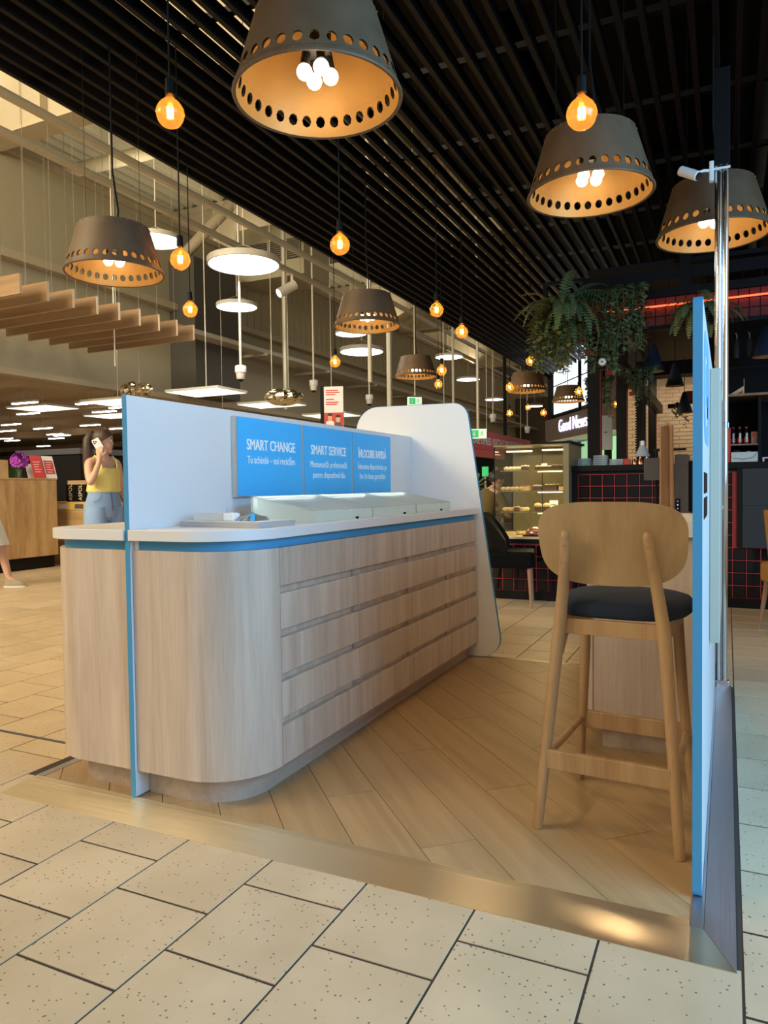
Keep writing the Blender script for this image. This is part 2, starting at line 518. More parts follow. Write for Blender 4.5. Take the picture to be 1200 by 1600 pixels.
def mesh_of(name, mb, m):
    me = bpy.data.meshes.new(name)
    me.from_pydata([tuple(p) for p in mb.v], [], mb.f)
    bm = bmesh.new()
    bm.from_mesh(me)
    bmesh.ops.recalc_face_normals(bm, faces=bm.faces)
    bm.to_mesh(me)
    bm.free()
    me.materials.append(m)
    if m.name.startswith('brushed'):
        uv = me.uv_layers.new(name='brush')
        for lp_ in me.loops:
            c = me.vertices[lp_.vertex_index].co
            uv.data[lp_.index].uv = (c.x, c.y + c.z) if m.name.endswith('front') else (c.y, c.x + c.z)
    return me

def obj(name, mb, m, parent=None, smooth=False, bevel=0.0, label=None, kind=None, world=True, seg=2):
    """links the shape as one mesh object; coordinates are the world's, taken back by the parent's place"""
    if parent is not None and world:
        off = wloc(parent)
        mb.v = [p - off for p in mb.v]
    me = mesh_of(name, mb, M[m] if isinstance(m, str) else m)
    if smooth:
        for p in me.polygons:
            p.use_smooth = True
        try:
            me.set_sharp_from_angle(angle=R(40))
        except Exception:
            pass
    o = bpy.data.objects.new(name, me)
    COL.objects.link(o)
    if parent is not None:
        o.parent = parent
    if bevel:
        b = o.modifiers.new('bevel', 'BEVEL')
        b.width = bevel
        b.segments = seg
        b.limit_method = 'ANGLE'
        b.angle_limit = R(50)
    if label:
        o['label'] = label
    if kind:
        o['kind'] = kind
    return o

def thing(name, label, cat, loc=(0, 0, 0), rotz=0.0, group=None):
    o = bpy.data.objects.new(name, None)
    o.empty_display_size = 0.1
    COL.objects.link(o)
    o.location = loc
    o.rotation_euler = (0, 0, rotz)
    o['label'] = label
    o['category'] = cat
    if group:
        o['group'] = group
    return o

def tag(o, label, cat, group=None):
    o['label'] = label
    o['category'] = cat
    if group:
        o['group'] = group
    return o

def dup(root, loc, label, rotz=None, group=None, scale=None):
    r = root.copy()
    COL.objects.link(r)
    r.location = loc
    if rotz is not None:
        r.rotation_euler = (0, 0, rotz)
    if scale:
        r.scale = (scale, scale, scale)
    r['label'] = label
    if group:
        r['group'] = group
    for ch in list(root.children):
        c = ch.copy()
        COL.objects.link(c)
        c.parent = r
        for g in list(ch.children):
            d = g.copy()
            COL.objects.link(d)
            d.parent = c
    return r

def text(name, body, size, mtx, m, parent, sx=1.0, depth=0.002, align='LEFT', bold=0.0):
    cu = bpy.data.curves.new(name, 'FONT')
    cu.body = body
    cu.size = size
    cu.align_x = align
    cu.extrude = depth
    cu.offset = bold
    cu.resolution_u = 3
    t = bpy.data.objects.new(name, cu)
    COL.objects.link(t)
    dg = bpy.context.evaluated_depsgraph_get()
    me = bpy.data.meshes.new_from_object(t.evaluated_get(dg))
    bpy.data.objects.remove(t)
    me.transform(Matrix.Diagonal((sx, 1, 1, 1)))
    me.transform(mtx)
    me.transform(Matrix.Translation(-wloc(parent)))
    me.materials.clear()
    me.materials.append(M[m])
    o = bpy.data.objects.new(name, me)
    COL.objects.link(o)
    o.parent = parent
    return o

def frame_mtx(origin, xdir, ydir):
    x, y = Vector(xdir).normalized(), Vector(ydir).normalized()
    z = x.cross(y)
    return Matrix(((x.x, y.x, z.x, origin[0]), (x.y, y.y, z.y, origin[1]), (x.z, y.z, z.z, origin[2]), (0, 0, 0, 1)))

def rrect(w, h, r, n=6, cx=0.0, cy=0.0):
    pts = []
    for (sx, sy, a0) in ((1, 1, 0), (-1, 1, 90), (-1, -1, 180), (1, -1, 270)):
        for k in range(n + 1):
            a = R(a0 + 90 * k / n)
            pts.append((cx + sx * (w / 2 - r) + r * math.cos(a), cy + sy * (h / 2 - r) + r * math.sin(a)))
    return pts

M['wire'] = mat('dull_wire', (0.22, 0.19, 0.14), 0.6)
rod_me = mesh_of('rod', MB().cyl((0, 0, 0), (0, 0, 1), 1.0, n=8), M['steelrail'])
def rod(parent, z, r):
    o = bpy.data.objects.new('rod', rod_me)
    COL.objects.link(o)
    o.parent = parent
    o.location = (0, 0, z)
    o.scale = (r, r, 1)

def hang(o, top):
    for c in o.children:
        if c.name.startswith('rod'):
            c.scale.z = (top - o.location.z) / o.scale.z - c.location.z

def struct(name, mb, m, parent=None, **k):
    return obj(name, mb, m, parent, kind='structure' if parent is None else None, **k)

# ------------------------------------------------------------------ floor with its tiles
PX, PY, X0, Y0T = 0.3275, 0.3315, 0.036, 1.385
fl = MB()
fl.add([(-16, -2, -0.0025), (3.6, -2, -0.0025), (3.6, 21, -0.0025), (-16, 21, -0.0025)], [(0, 1, 2, 3)])
floor = struct('floor', fl, 'grout')
far = MB()
for (a, b, c, d) in ((-70, -16, -6, 75), (-16, 3.6, 21, 75), (3.6, 14, -6, 75), (-16, 3.6, -6, -2)):
    far.add([(a, c, 0), (b, c, 0), (b, d, 0), (a, d, 0)], [(0, 1, 2, 3)])
obj('far_floor', far, 'tile', floor, kind='stuff')
hw, hh = (PX - 0.0065) / 2, (PY - 0.009) / 2
tb = MB()
e = 0.0007
tb.add([(-hw, -hh, -0.003), (hw, -hh, -0.003), (hw, hh, -0.003), (-hw, hh, -0.003), (-hw, -hh, -e), (hw, -hh, -e), (hw, hh, -e), (-hw, hh, -e),
        (-hw + e, -hh + e, 0), (hw - e, -hh + e, 0), (hw - e, hh - e, 0), (-hw + e, hh - e, 0)],
       [(0, 1, 5, 4), (1, 2, 6, 5), (2, 3, 7, 6), (3, 0, 4, 7), (4, 5, 9, 8), (5, 6, 10, 9), (6, 7, 11, 10), (7, 4, 8, 11), (8, 9, 10, 11)])
tile_me = mesh_of('tile', tb, M['tile'])
cells = []
for i in range(-49, 12):
    for j in range(-10, 59):
        cx = X0 + (i + 0.5) * PX
        cy = Y0T + (j + 0.5) * PY + (0 if i % 2 == 0 else PY / 2)
        if -2.44 < cx < -0.08 and 2.03 < cy < 4.55:
            continue
        d = Vector((cx, cy, -1.15))
        z = d.dot(c_f)
        vis = z > 0.3 and abs(d.dot(c_r)) / z < 0.58 and d.dot(c_u) / z > -0.80
        # floor strips that the counter hides from this side never show
        cells.append((z if vis else 1e3 + d.length, cx, cy))
cells.sort()
for k, (z, cx, cy) in enumerate(cells[:300]):
    t = bpy.data.objects.new('tile', tile_me)
    COL.objects.link(t)
    t.location = (cx, cy, 0)
    t.parent = floor
rest = MB()
for (z, cx, cy) in cells[300:]:
    rest.add([p + Vector((cx, cy, 0)) for p in tb.v[4:]], [tuple(q - 4 for q in f) for f in tb.f[4:]])
obj('tile_field', rest, 'tile', floor, kind='stuff')
jt = MB().box(-12, -2.54, 2.358, 2.378, -0.004, 0.0012)
obj('expansion_joint', jt, 'charcoal', floor)

# ------------------------------------------------------------------ kiosk platform
FZ = 0.011
plat = thing('platform_floor', 'low wood-look platform edged with brushed metal ramps, under counter and bar stool', 'platform', (-1.25, 3.27, 0))
def wedge(p):  # outer edge pair then inner edge pair, all at their own heights
    m = MB()
    (a, b, c, d) = [Vector(q) for q in p]
    lo = [Vector((q.x, q.y, 0.0005)) for q in (a, b, c, d)]
    return m.add([a, b, c, d] + lo, [(0, 1, 2, 3), (4, 7, 6, 5), (0, 4, 5, 1), (1, 5, 6, 2), (2, 6, 7, 3), (3, 7, 4, 0)])
obj('front_ramp', wedge([(-2.515, 1.862, 0.002), (0.022, 1.862, 0.002), (-0.052, 1.992, 0.015), (-2.505, 1.992, 0.015)]), 'ramp_x', plat)
obj('front_lip', MB().box(-2.505, -0.085, 1.993, 2.026, 0.0005, 0.0145), 'ramp_x', plat, bevel=0.001)
obj('side_ramp', wedge([(0.0235, 1.8625, 0.002), (0.0235, 4.55, 0.002), (-0.0505, 4.55, 0.015), (-0.0505, 1.9925, 0.015)]), 'ramp_y', plat)
obj('side_lip', MB().box(-0.084, -0.0515, 1.994, 4.55, 0.0005, 0.0145), 'ramp_y', plat, bevel=0.001)
obj('far_strip', MB().box(-2.505, 0.0, 4.665, 4.70, 0.0005, 0.0125), 'ramp_x', plat)
obj('left_strip', MB().box(-2.515, -2.478, 2.028, 4.66, 0.0005, 0.0125), 'ramp_y', plat)
def clip_poly(poly, x0, x1, y0, y1):
    def cut(ps, inside, inter):
        out = []
        for i in range(len(ps)):
            a, b = ps[i], ps[(i + 1) % len(ps)]
            if inside(a):
                out.append(a)
            if inside(a) != inside(b):
                out.append(inter(a, b))
        return out
    for ax, v, sg in ((0, x0, 1), (0, x1, -1), (1, y0, 1), (1, y1, -1)):
        if not poly:
            return poly
        def inter(a, b, ax=ax, v=v):
            t = (v - a[ax]) / (b[ax] - a[ax])
            return (a[0] + (b[0] - a[0]) * t, a[1] + (b[1] - a[1]) * t)
        poly = cut(poly, lambda p: (p[ax] - v) * sg >= 0, inter)
    return poly
ua, ub = (math.cos(R(-47)), math.sin(R(-47))), (math.sin(R(47)), math.cos(R(47)))
ub = (-ua[1], ua[0])
PWD, PLN = 0.192, 1.28
rnd = random.Random(5)
for i in range(-14, 15):
    off = ((i * 0.37) % 1.0) * PLN
    for j in range(-4, 5):
        u0 = j * PLN + off
        v0 = i * PWD + 0.03
        g = 0.0012
        pl = []
        for (u, v) in ((u0 + g, v0 + g), (u0 + PLN - g, v0 + g), (u0 + PLN - g, v0 + PWD - g), (u0 + g, v0 + PWD - g)):
            pl.append((-1.25 + ua[0] * u + ub[0] * v, 3.3 + ua[1] * u + ub[1] * v))
        pl = clip_poly(pl, -2.477, -0.0845, 2.027, 4.664)
        if len(pl) < 3:
            continue
        ar = abs(sum(pl[k][0] * pl[(k + 1) % len(pl)][1] - pl[(k + 1) % len(pl)][0] * pl[k][1] for k in range(len(pl)))) / 2
        if ar < 0.002:
            continue
        obj('plank', MB().prism(pl, 'z', 0.001, FZ), 'plank', plat)

# ------------------------------------------------------------------ sales counter
def half_poly(x_in, x_out, y_f, y_b, r, n=12):
    """footprint of one half of the counter: straight at the divider, rounded at the outer front corner"""
    s = 1 if x_out > x_in else -1
    cx, cy = x_out - s * r, y_f + r
    pts = [(x_in, y_b), (x_in, y_f)]
    pts += [(cx + s * r * math.sin(PI / 2 * k / n), cy - r * math.cos(PI / 2 * k / n)) for k in range(n + 1)]
    pts.append((x_out, y_b))
    return pts
YB = 4.655
ctr = thing('sales_counter', 'long pale ash sales counter with rounded front corners, drawers and a blue band', 'counter', (-1.75, 3.3, FZ))
XL, XR = -2.002, -1.978
# body: outer shell, its drawer side set back behind the drawer fronts
bp = half_poly(XR, -1.505, 2.03, 2.283, 0.25)
bp = [(XR, YB)] + bp[1:] + [(-1.527, 2.283), (-1.527, YB)]
obj('body', MB().prism(bp, 'z', 0.112, 0.932), 'ash', ctr, smooth=True)
obj('body', MB().prism(half_poly(XL, -2.475, 2.03, YB, 0.2), 'z', 0.112, 0.932), 'ash', ctr, smooth=True)
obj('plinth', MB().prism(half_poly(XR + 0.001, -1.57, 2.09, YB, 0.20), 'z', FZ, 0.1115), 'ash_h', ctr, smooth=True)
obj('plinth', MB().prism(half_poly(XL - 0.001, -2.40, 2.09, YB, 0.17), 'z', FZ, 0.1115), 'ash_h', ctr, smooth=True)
obj('blue_band', MB().prism(half_poly(XR + 0.02, -1.520, 2.045, YB - 0.03, 0.245), 'z', 0.9325, 0.9675), 'blue', ctr, smooth=True)
obj('blue_band', MB().prism(half_poly(XL - 0.001, -2.46, 2.045, YB - 0.03, 0.19), 'z', 0.9325, 0.9675), 'blue', ctr, smooth=True)
obj('band_end', MB().box(XR + 0.0005, XR + 0.0195, 2.04, 2.3, 0.9325, 0.9675), 'white', ctr)
obj('worktop', MB().prism(half_poly(XR, -1.497, 2.008, YB, 0.265, 16), 'z', 0.968, 1.008), 'whitetop', ctr, smooth=True, bevel=0.002)
obj('worktop', MB().prism(half_poly(XL, -2.497, 2.008, YB, 0.215, 16), 'z', 0.968, 1.008), 'whitetop', ctr, smooth=True, bevel=0.002)
cols = [(2.287, 2.922), (2.925, 3.540), (3.543, 4.118), (4.121, 4.648)]
rows = [(0.789, 0.931), (0.625, 0.759), (0.458, 0.594), (0.292, 0.427), (0.113, 0.261)]
for ri, (z0, z1) in enumerate(rows):
    cs = cols if ri != 1 else [cols[0], (cols[1][0], cols[2][1]), cols[3]]
    for (y0, y1) in cs:
        obj('drawer', MB().box(-1.5265, -1.505, y0, y1, z0, z1), 'ash', ctr, bevel=0.0012)
for z0, z1 in ((0.760, 0.788), (0.595, 0.624), (0.428, 0.457), (0.262, 0.291)):
    for y in (2.9, 3.52, 4.10):
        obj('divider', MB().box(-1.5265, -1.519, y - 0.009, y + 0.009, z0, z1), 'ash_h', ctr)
# back row of the left half is plain

# divider panel standing through the counter
dv = thing('divider_panel', 'white panel with blue front edge standing through the middle of the sales counter', 'panel', (-1.99, 3.3, FZ))
obj('board', MB().box(-1.9995, -1.9805, 2.0205, 4.66, 0.016, 1.50), 'white', dv)
obj('blue_edge', MB().box(-2.0005, -1.9795, 2.0175, 2.0200, 0.016, 1.501), 'blue', dv)

# end panel at the far end, wider at the foot than at the head
ep = thing('end_screen', 'large white end panel with rounded corners and blue edging behind the sales counter', 'panel', (-1.9, 4.68, FZ))
def round_poly(pts, rad, n=8):
    out = []
    k = len(pts)
    for i in range(k):
        p, a, b = Vector(pts[i]), Vector(pts[i - 1]), Vector(pts[(i + 1) % k])
        r = rad[i]
        if r <= 0:
            out.append(tuple(p))
            continue
        da, db = (a - p).normalized(), (b - p).normalized()
        ang = da.angle(db)
        t = r / math.tan(ang / 2)
        c = p + (da + db).normalized() * (r / math.sin(ang / 2))
        s, e2 = p + da * t - c, p + db * t - c
        a0 = math.atan2(s.y, s.x)
        da_ = math.atan2(e2.y, e2.x) - a0
        while da_ > PI:
            da_ -= 2 * PI
        while da_ < -PI:
            da_ += 2 * PI
        out += [(c.x + r * math.cos(a0 + da_ * q / n), c.y + r * math.sin(a0 + da_ * q / n)) for q in range(n + 1)]
    return out
prof = [(-2.62, 0.0125), (-1.335, 0.0125), (-1.575, 1.712), (-2.38, 1.722)]
prof = round_poly(prof, [0.12, 0.13, 0.11, 0.17], 10)
def inset(poly, d):
    c = Vector((sum(p[0] for p in poly) / len(poly), sum(p[1] for p in poly) / len(poly)))
    n = len(poly)
    out = []
    for i in range(n):
        a, b = Vector(poly[i - 1]), Vector(poly[(i + 1) % n])
        t = (b - a).normalized()
        nn = Vector((-t.y, t.x))
        p = Vector(poly[i])
        if nn.dot(c - p) < 0:
            nn = -nn
        out.append(tuple(p + nn * d))
    return out
obj('board', MB().prism(inset(prof, 0.002), 'y', 4.662, 4.686), 'white_lit', ep)
eb = MB()
pi_, po_ = inset(prof, 0.0022), prof
n = len(prof)
for y in (4.6615, 4.6865):
    eb.v += [Vector((p[0], y, p[1])) for p in po_] + [Vector((p[0], y, p[1])) for p in pi_]
for i in range(n):
    j = (i + 1) % n
    eb.f += [(i, j, n + j, n + i), (2 * n + i, 3 * n + i, 3 * n + j, 2 * n + j), (i, 2 * n + i, 2 * n + j, j), (n + i, n + j, 3 * n + j, 3 * n + i)]
obj('blue_edge', eb, 'blue', ep, smooth=True)

# three part wall sign on the divider panel
sg = thing('wall_sign', 'long three part blue sign SMART CHANGE, SMART SERVICE, on the white divider panel', 'sign', (-1.968, 3.45, 1.29))
SX = -1.956
obj('frame', MB().box(-1.9795, SX - 0.003, 2.635, 4.275, 1.117, 1.475), 'alu', sg, bevel=0.001)
faces = [(2.652, 3.193), (3.213, 3.731), (3.749, 4.270)]
heads = [('SMART CHANGE', ['Tu schimbi – noi reciclăm'], 0.405, 0.40), ('SMART SERVICE', ['Mentenanță profesională', 'pentru dispozitivul tău'], 0.385, 0.40), ('ÎNLOCUIRE RAPIDĂ', ['Înlocuirea dispozitivului pe', 'loc în baza garanției'], 0.385, 0.40)]
for (y0, y1), (h, ls, w1, w2) in zip(faces, heads):
    pn = obj('sign_face', MB().box(SX - 0.0028, SX, y0, y1, 1.121, 1.473), 'bluepanel', sg)
    ym = (y0 + y1) / 2
    def put(nm, s, z, size, width, bold):
        mt = frame_mtx((SX + 0.0006, ym, z), (0, 1, 0), (0, 0, 1))
        t = text(nm, s, size, Matrix.Identity(4), 'letter', pn, 1.0, 0.0005, 'CENTER', 0.0)
        me = t.data
        me.transform(Matrix.Translation(wloc(pn)))
        xs = [v.co.x for v in me.vertices]
        k = width / (max(xs) - min(xs))
        me.transform(Matrix.Diagonal((k, 1, 1, 1)))
        if bold:
            b2 = bmesh.new()
            for sh in (-0.5, 0.5):
                me3 = me.copy()
                me3.transform(Matrix.Translation((sh * bold, 0, sh * 0.0002)))
                b2.from_mesh(me3)
                bpy.data.meshes.remove(me3)
            b2.to_mesh(me)
            b2.free()
        me.transform(mt)
        me.transform(Matrix.Translation(-wloc(pn)))
    put('heading_lettering', h, 1.330, 0.070, w1, 0.0026)
    if len(ls) == 1:
        put('line_lettering', ls[0], 1.268, 0.050, w2, 0.0)
    else:
        put('line_lettering', ls[0], 1.262, 0.048, w2, 0.0)
        put('line_lettering', ls[1], 1.206, 0.048, w2 * 0.88, 0.0)

# display boxes with sloping lids on the worktop
def display_box(y0, y1, label):
    t = thing('display_box', label, 'display case', (-1.70, (y0 + y1) / 2, 1.008), 0, 'display boxes on the sales counter')
    xb, xf, zb, zf = -1.855, -1.535, 1.122, 1.060
    pr = [(xb, 1.0085), (xf, 1.0085), (xf, zf - 0.004), (xb, zb - 0.004)]
    obj('side_panel', MB().prism(pr, 'y', y0, y0 + 0.006), 'acryl', t)
    obj('side_panel', MB().prism(pr, 'y', y1 - 0.006, y1), 'acryl', t)
    obj('front_panel', MB().box(xf - 0.006, xf, y0 + 0.0065, y1 - 0.0065, 1.0085, zf - 0.004), 'acryl', t)
    obj('back_panel', MB().box(xb, xb + 0.012, y0 + 0.0065, y1 - 0.0065, 1.0085, zb - 0.006), 'plasticgrey', t)
    obj('led_strip', MB().box(xb + 0.014, xb + 0.022, y0 + 0.02, y1 - 0.02, zb - 0.022, zb - 0.014), 'ledwhite', t)
    obj('floor_panel', MB().box(xb + 0.013, xf - 0.007, y0 + 0.0065, y1 - 0.0065, 1.0085, 1.016), 'acryl', t)
    lid = obj('lid', MB().add([(xb - 0.002, y0 - 0.001, zb - 0.003), (xf + 0.002, y0 - 0.001, zf - 0.003), (xf + 0.002, y1 + 0.001, zf - 0.003), (xb - 0.002, y1 + 0.001, zb - 0.003),
                               (xb - 0.002, y0 - 0.001, zb), (xf + 0.002, y0 - 0.001, zf), (xf + 0.002, y1 + 0.001, zf), (xb - 0.002, y1 + 0.001, zb)],
                              [(0, 3, 2, 1), (4, 5, 6, 7), (0, 1, 5, 4), (1, 2, 6, 5), (2, 3, 7, 6), (3, 0, 4, 7)]), 'lid', t)
    ym = (y0 + y1) / 2 + 0.04
    obj('finger_notch', MB().prism([(ym - 0.022, zf - 0.003), (ym + 0.022, zf - 0.003), (ym, zf - 0.020)], 'x', xf + 0.0003, xf + 0.003), 'letter', lid)
    obj('lock', MB().cyl((xf + 0.0003, ym + 0.06, 1.016), (xf + 0.004, ym + 0.06, 1.016), 0.0055), 'black', t)
    obj('lock', MB().cyl((xf + 0.0003, ym + 0.075, 1.016), (xf + 0.004, ym + 0.075, 1.016), 0.0055), 'black', t)
display_box(2.600, 3.130, 'white display box with grey sloping lid nearest the tray, below SMART CHANGE')
display_box(3.146, 3.672, 'middle one of the three white display boxes with sloping lids')
display_box(3.688, 4.216, 'white display box with grey sloping lid next to the white end panel')

# things on the near end of the worktop
tr = thing('display_riser', 'flat grey display riser lying on the front end of the white worktop', 'riser', (-1.73, 2.34, 1.008))
obj('slab', MB().add([(-1.93, 2.235, 1.0085), (-1.545, 2.205, 1.0085), (-1.525, 2.43, 1.0085), (-1.91, 2.46, 1.0085), (-1.93, 2.235, 1.029), (-1.545, 2.205, 1.029), (-1.525, 2.43, 1.029), (-1.91, 2.46, 1.029)],
                     [(0, 3, 2, 1), (4, 5, 6, 7), (0, 1, 5, 4), (1, 2, 6, 5), (2, 3, 7, 6), (3, 0, 4, 7)]), 'plasticgrey', tr, bevel=0.001)
obj('top_sheet', MB().add([(-1.92, 2.245, 1.0293), (-1.555, 2.216, 1.0293), (-1.536, 2.424, 1.0293), (-1.901, 2.452, 1.0293), (-1.92, 2.245, 1.0305), (-1.555, 2.216, 1.0305), (-1.536, 2.424, 1.0305), (-1.901, 2.452, 1.0305)],
                     [(0, 3, 2, 1), (4, 5, 6, 7), (0, 1, 5, 4), (1, 2, 6, 5), (2, 3, 7, 6), (3, 0, 4, 7)]), 'paper', tr)
b1 = obj('carton', MB().box(-1.895, -1.752, 2.275, 2.365, 1.0306, 1.0606), 'white', None, bevel=0.002)
tag(b1, 'small white cardboard box lying on the grey display riser', 'box')
ch = thing('wall_charger', 'white plug charger standing on the riser right of the white box', 'charger', (-1.72, 2.29, 1.0306))
obj('charger_body', MB().box(-1.748, -1.700, 2.268, 2.312, 1.0308, 1.060), 'letter', ch, bevel=0.004)
for x in (-1.744, -1.712):
    obj('prong', MB().cyl((x, 2.29, 1.060), (x, 2.29, 1.080), 0.0022, n=8), 'clear', ch)
bg_ = thing('plastic_bag', 'crumpled clear plastic pouch with a blue tag on the grey riser', 'pouch', (-1.63, 2.31, 1.0306))
rb = random.Random(3)
pb = MB()
NB = 9
for i in range(NB):
    for j in range(NB):
        ed = min(i, j, NB - 1 - i, NB - 1 - j)
        pb.v.append(Vector((-1.692 + 0.092 * i / (NB - 1) + rb.uniform(-.002, .002), 2.262 + 0.105 * j / (NB - 1) + rb.uniform(-.002, .002), 1.031 + (0.004 + 0.006 * ed + rb.uniform(0, 0.006) if ed else 0.0))))
pb.f = [(i * NB + j, i * NB + j + 1, (i + 1) * NB + j + 1, (i + 1) * NB + j) for i in range(NB - 1) for j in range(NB - 1)]
pb.f.append(tuple([i * NB for i in range(NB)] + [(NB - 1) * NB + j for j in range(1, NB)] + [i * NB + NB - 1 for i in range(NB - 2, -1, -1)] + [j for j in range(NB - 2, 0, -1)]))
obj('pouch', pb, 'clear', bg_, smooth=True)
obj('blue_tag', MB().obox((-1.602, 2.255, 1.046), (0.008, 0.002, 0.014), (0, 0, 0.2)), 'bluepanel', bg_, label='blue tag')

# ------------------------------------------------------------------ bar stool
st = thing('bar_stool', 'oak bar stool with rounded plywood backrest and dark navy seat, beside the right panel', 'stool', (-0.345, 2.6, FZ))
SA = math.atan2(-0.035, 0.451)
def SP(x, y, z):   # stool frame: x right, y forward from the middle of the rear feet
    c, s = math.cos(SA), math.sin(SA)
    return Vector((-0.348 + x * c - y * s, 2.366 + x * s + y * c, z))
for sx in (-1, 1):
    pts = [SP(sx * 0.222, 0.0, FZ), SP(sx * 0.190, 0.045, 0.40), SP(sx * 0.166, 0.075, 0.68), SP(sx * 0.150, 0.060, 0.80), SP(sx * 0.137, 0.035, 0.90), SP(sx * 0.128, 0.008, 0.985), SP(sx * 0.127, 0.004, 0.999), SP(sx * 0.1268, 0.003, 1.004)]
    lg = obj('leg', MB().tube(pts, [0.017, 0.019, 0.0215, 0.0195, 0.0175, 0.0165, 0.012, 0.005], 14), 'stoolwood', st, smooth=True)
    for z, fx_, fy in ((0.958, 0.131, 0.018), (0.888, 0.1385, 0.038)):
        p = SP(sx * fx_, fy - 0.0150, z)
        d = SP(0, -1, 0) - SP(0, 0, 0)
        obj('screw_plug', MB().cyl(p, p + d * 0.0035, 0.0072, n=10), 'brownwood', lg)
    f0 = [SP(sx * 0.205, 0.470, FZ), SP(sx * 0.175, 0.425, 0.40), SP(sx * 0.158, 0.405, 0.70)]
    obj('leg', MB().tube(f0, [0.016, 0.0185, 0.020], 14), 'stoolwood', st, smooth=True)
    # side apron with a gusset shape
    ap = []
    for (y, z) in ((0.085, 0.71), (0.085, 0.585), (0.10, 0.60), (0.16, 0.655), (0.40, 0.66), (0.40, 0.71)):
        ap.append((y, z))
    a_in, a_out = sx * 0.155, sx * 0.176
    v = [SP(a_in, y, z) for y, z in ap] + [SP(a_out, y, z) for y, z in ap]
    k = len(ap)
    obj('side_apron', MB().add(v, [(i, (i + 1) % k, k + (i + 1) % k, k + i) for i in range(k)] + [tuple(range(k - 1, -1, -1)), tuple(range(k, 2 * k))]), 'stoolwood', st)
    obj('side_stretcher', MB().tube([SP(sx * 0.200, 0.040, 0.247), SP(sx * 0.187, 0.435, 0.262)], 0.0125, 12), 'stoolwood', st, smooth=True)
def bar(p, q, h, t):
    p, q = Vector(p), Vector(q)
    d = (q - p).normalized()
    w = Vector((-d.y, d.x, 0)).normalized() * t / 2
    u = Vector((0, 0, h / 2))
    v = [p - w - u, p + w - u, q + w - u, q - w - u, p - w + u, p + w + u, q + w + u, q - w + u]
    return MB().add(v, [(0, 3, 2, 1), (4, 5, 6, 7), (0, 1, 5, 4), (1, 2, 6, 5), (2, 3, 7, 6), (3, 0, 4, 7)])
obj('rear_apron', bar(SP(-0.154, 0.09, 0.681), SP(0.154, 0.09, 0.681), 0.050, 0.02), 'stoolwood', st, bevel=0.002)
obj('front_apron', bar(SP(-0.154, 0.405, 0.685), SP(0.154, 0.405, 0.685), 0.050, 0.02), 'stoolwood', st, bevel=0.002)
obj('rear_stretcher', bar(SP(-0.195, 0.022, 0.243), SP(0.195, 0.022, 0.243), 0.064, 0.02), 'stoolwood', st, bevel=0.003)
obj('front_stretcher', bar(SP(-0.182, 0.443, 0.262), SP(0.182, 0.443, 0.262), 0.064, 0.02), 'stoolwood', st, bevel=0.003)
# seat: rounded cushion, narrower at the back
rings = []
for z, k in ((0.708, 0.90), (0.714, 0.97), (0.732, 1.0), (0.752, 0.985), (0.768, 0.93), (0.777, 0.80), (0.781, 0.5), (0.782, 0.1)):
    ring = []
    for a in range(40):
        t = 2 * PI * a / 40
        cx, cy = math.cos(t), math.sin(t)
        e = 0.62
        x = math.copysign(abs(cx) ** e, cx) * 0.222 * k
        y = math.copysign(abs(cy) ** e, cy) * 0.195 * k
        x *= 1 + 0.06 * y / 0.195
        dip = -0.006 * (abs(x) / 0.22) ** 2 if z > 0.75 else 0
        ring.append(SP(x, 0.285 + y, z + dip))
    rings.append(ring)
obj('seat', MB().loft(rings), 'navy', st, smooth=True)
# backrest: curved plywood shell
BW, BH = 0.234, 0.140
outl = rrect(2 * BW, 2 * BH, 0.115, 8)
bk = MB()
NX, NZ = 28, 16
def back_pt(u, w, t):
    # u,w in -1..1 over a superellipse, t thickness
    e = 3.2
    d = (abs(u) ** e + abs(w) ** e) ** (1 / e) if (u or w) else 0
    m = max(abs(u), abs(w))
    k = m / d if d else 1
    x, z = u * k * BW, w * k * BH
    z += -0.006 * (1 - (x / BW) ** 2) if w > 0 else 0.0
    x *= 1.0 + 0.05 * w
    y = 0.055 - 0.0 - 0.028 * (z / BH) + 0.055 * 0 - 0.35 * x * x * -1
    return SP(x, y + t, 0.962 + z)
for t in (0.0, 0.012):
    for i in range(NX + 1):
        for j in range(NZ + 1):
            bk.v.append(back_pt(-1 + 2 * i / NX, -1 + 2 * j / NZ, t))
S_ = (NX + 1) * (NZ + 1)
for i in range(NX):
    for j in range(NZ):
        a = i * (NZ + 1) + j
        q = (a, a + 1, a + NZ + 2, a + NZ + 1)
        bk.f += [q, tuple(S_ + z for z in reversed(q))]
edge = [i * (NZ + 1) for i in range(NX + 1)] + [NX * (NZ + 1) + j for j in range(1, NZ + 1)] + [i * (NZ + 1) + NZ for i in range(NX - 1, -1, -1)] + [j for j in range(NZ - 1, 0, -1)]
for a in range(len(edge)):
    p, q = edge[a], edge[(a + 1) % len(edge)]
    bk.f.append((p, q, S_ + q, S_ + p))
obj('backrest', bk, 'stoolply', st, smooth=True)

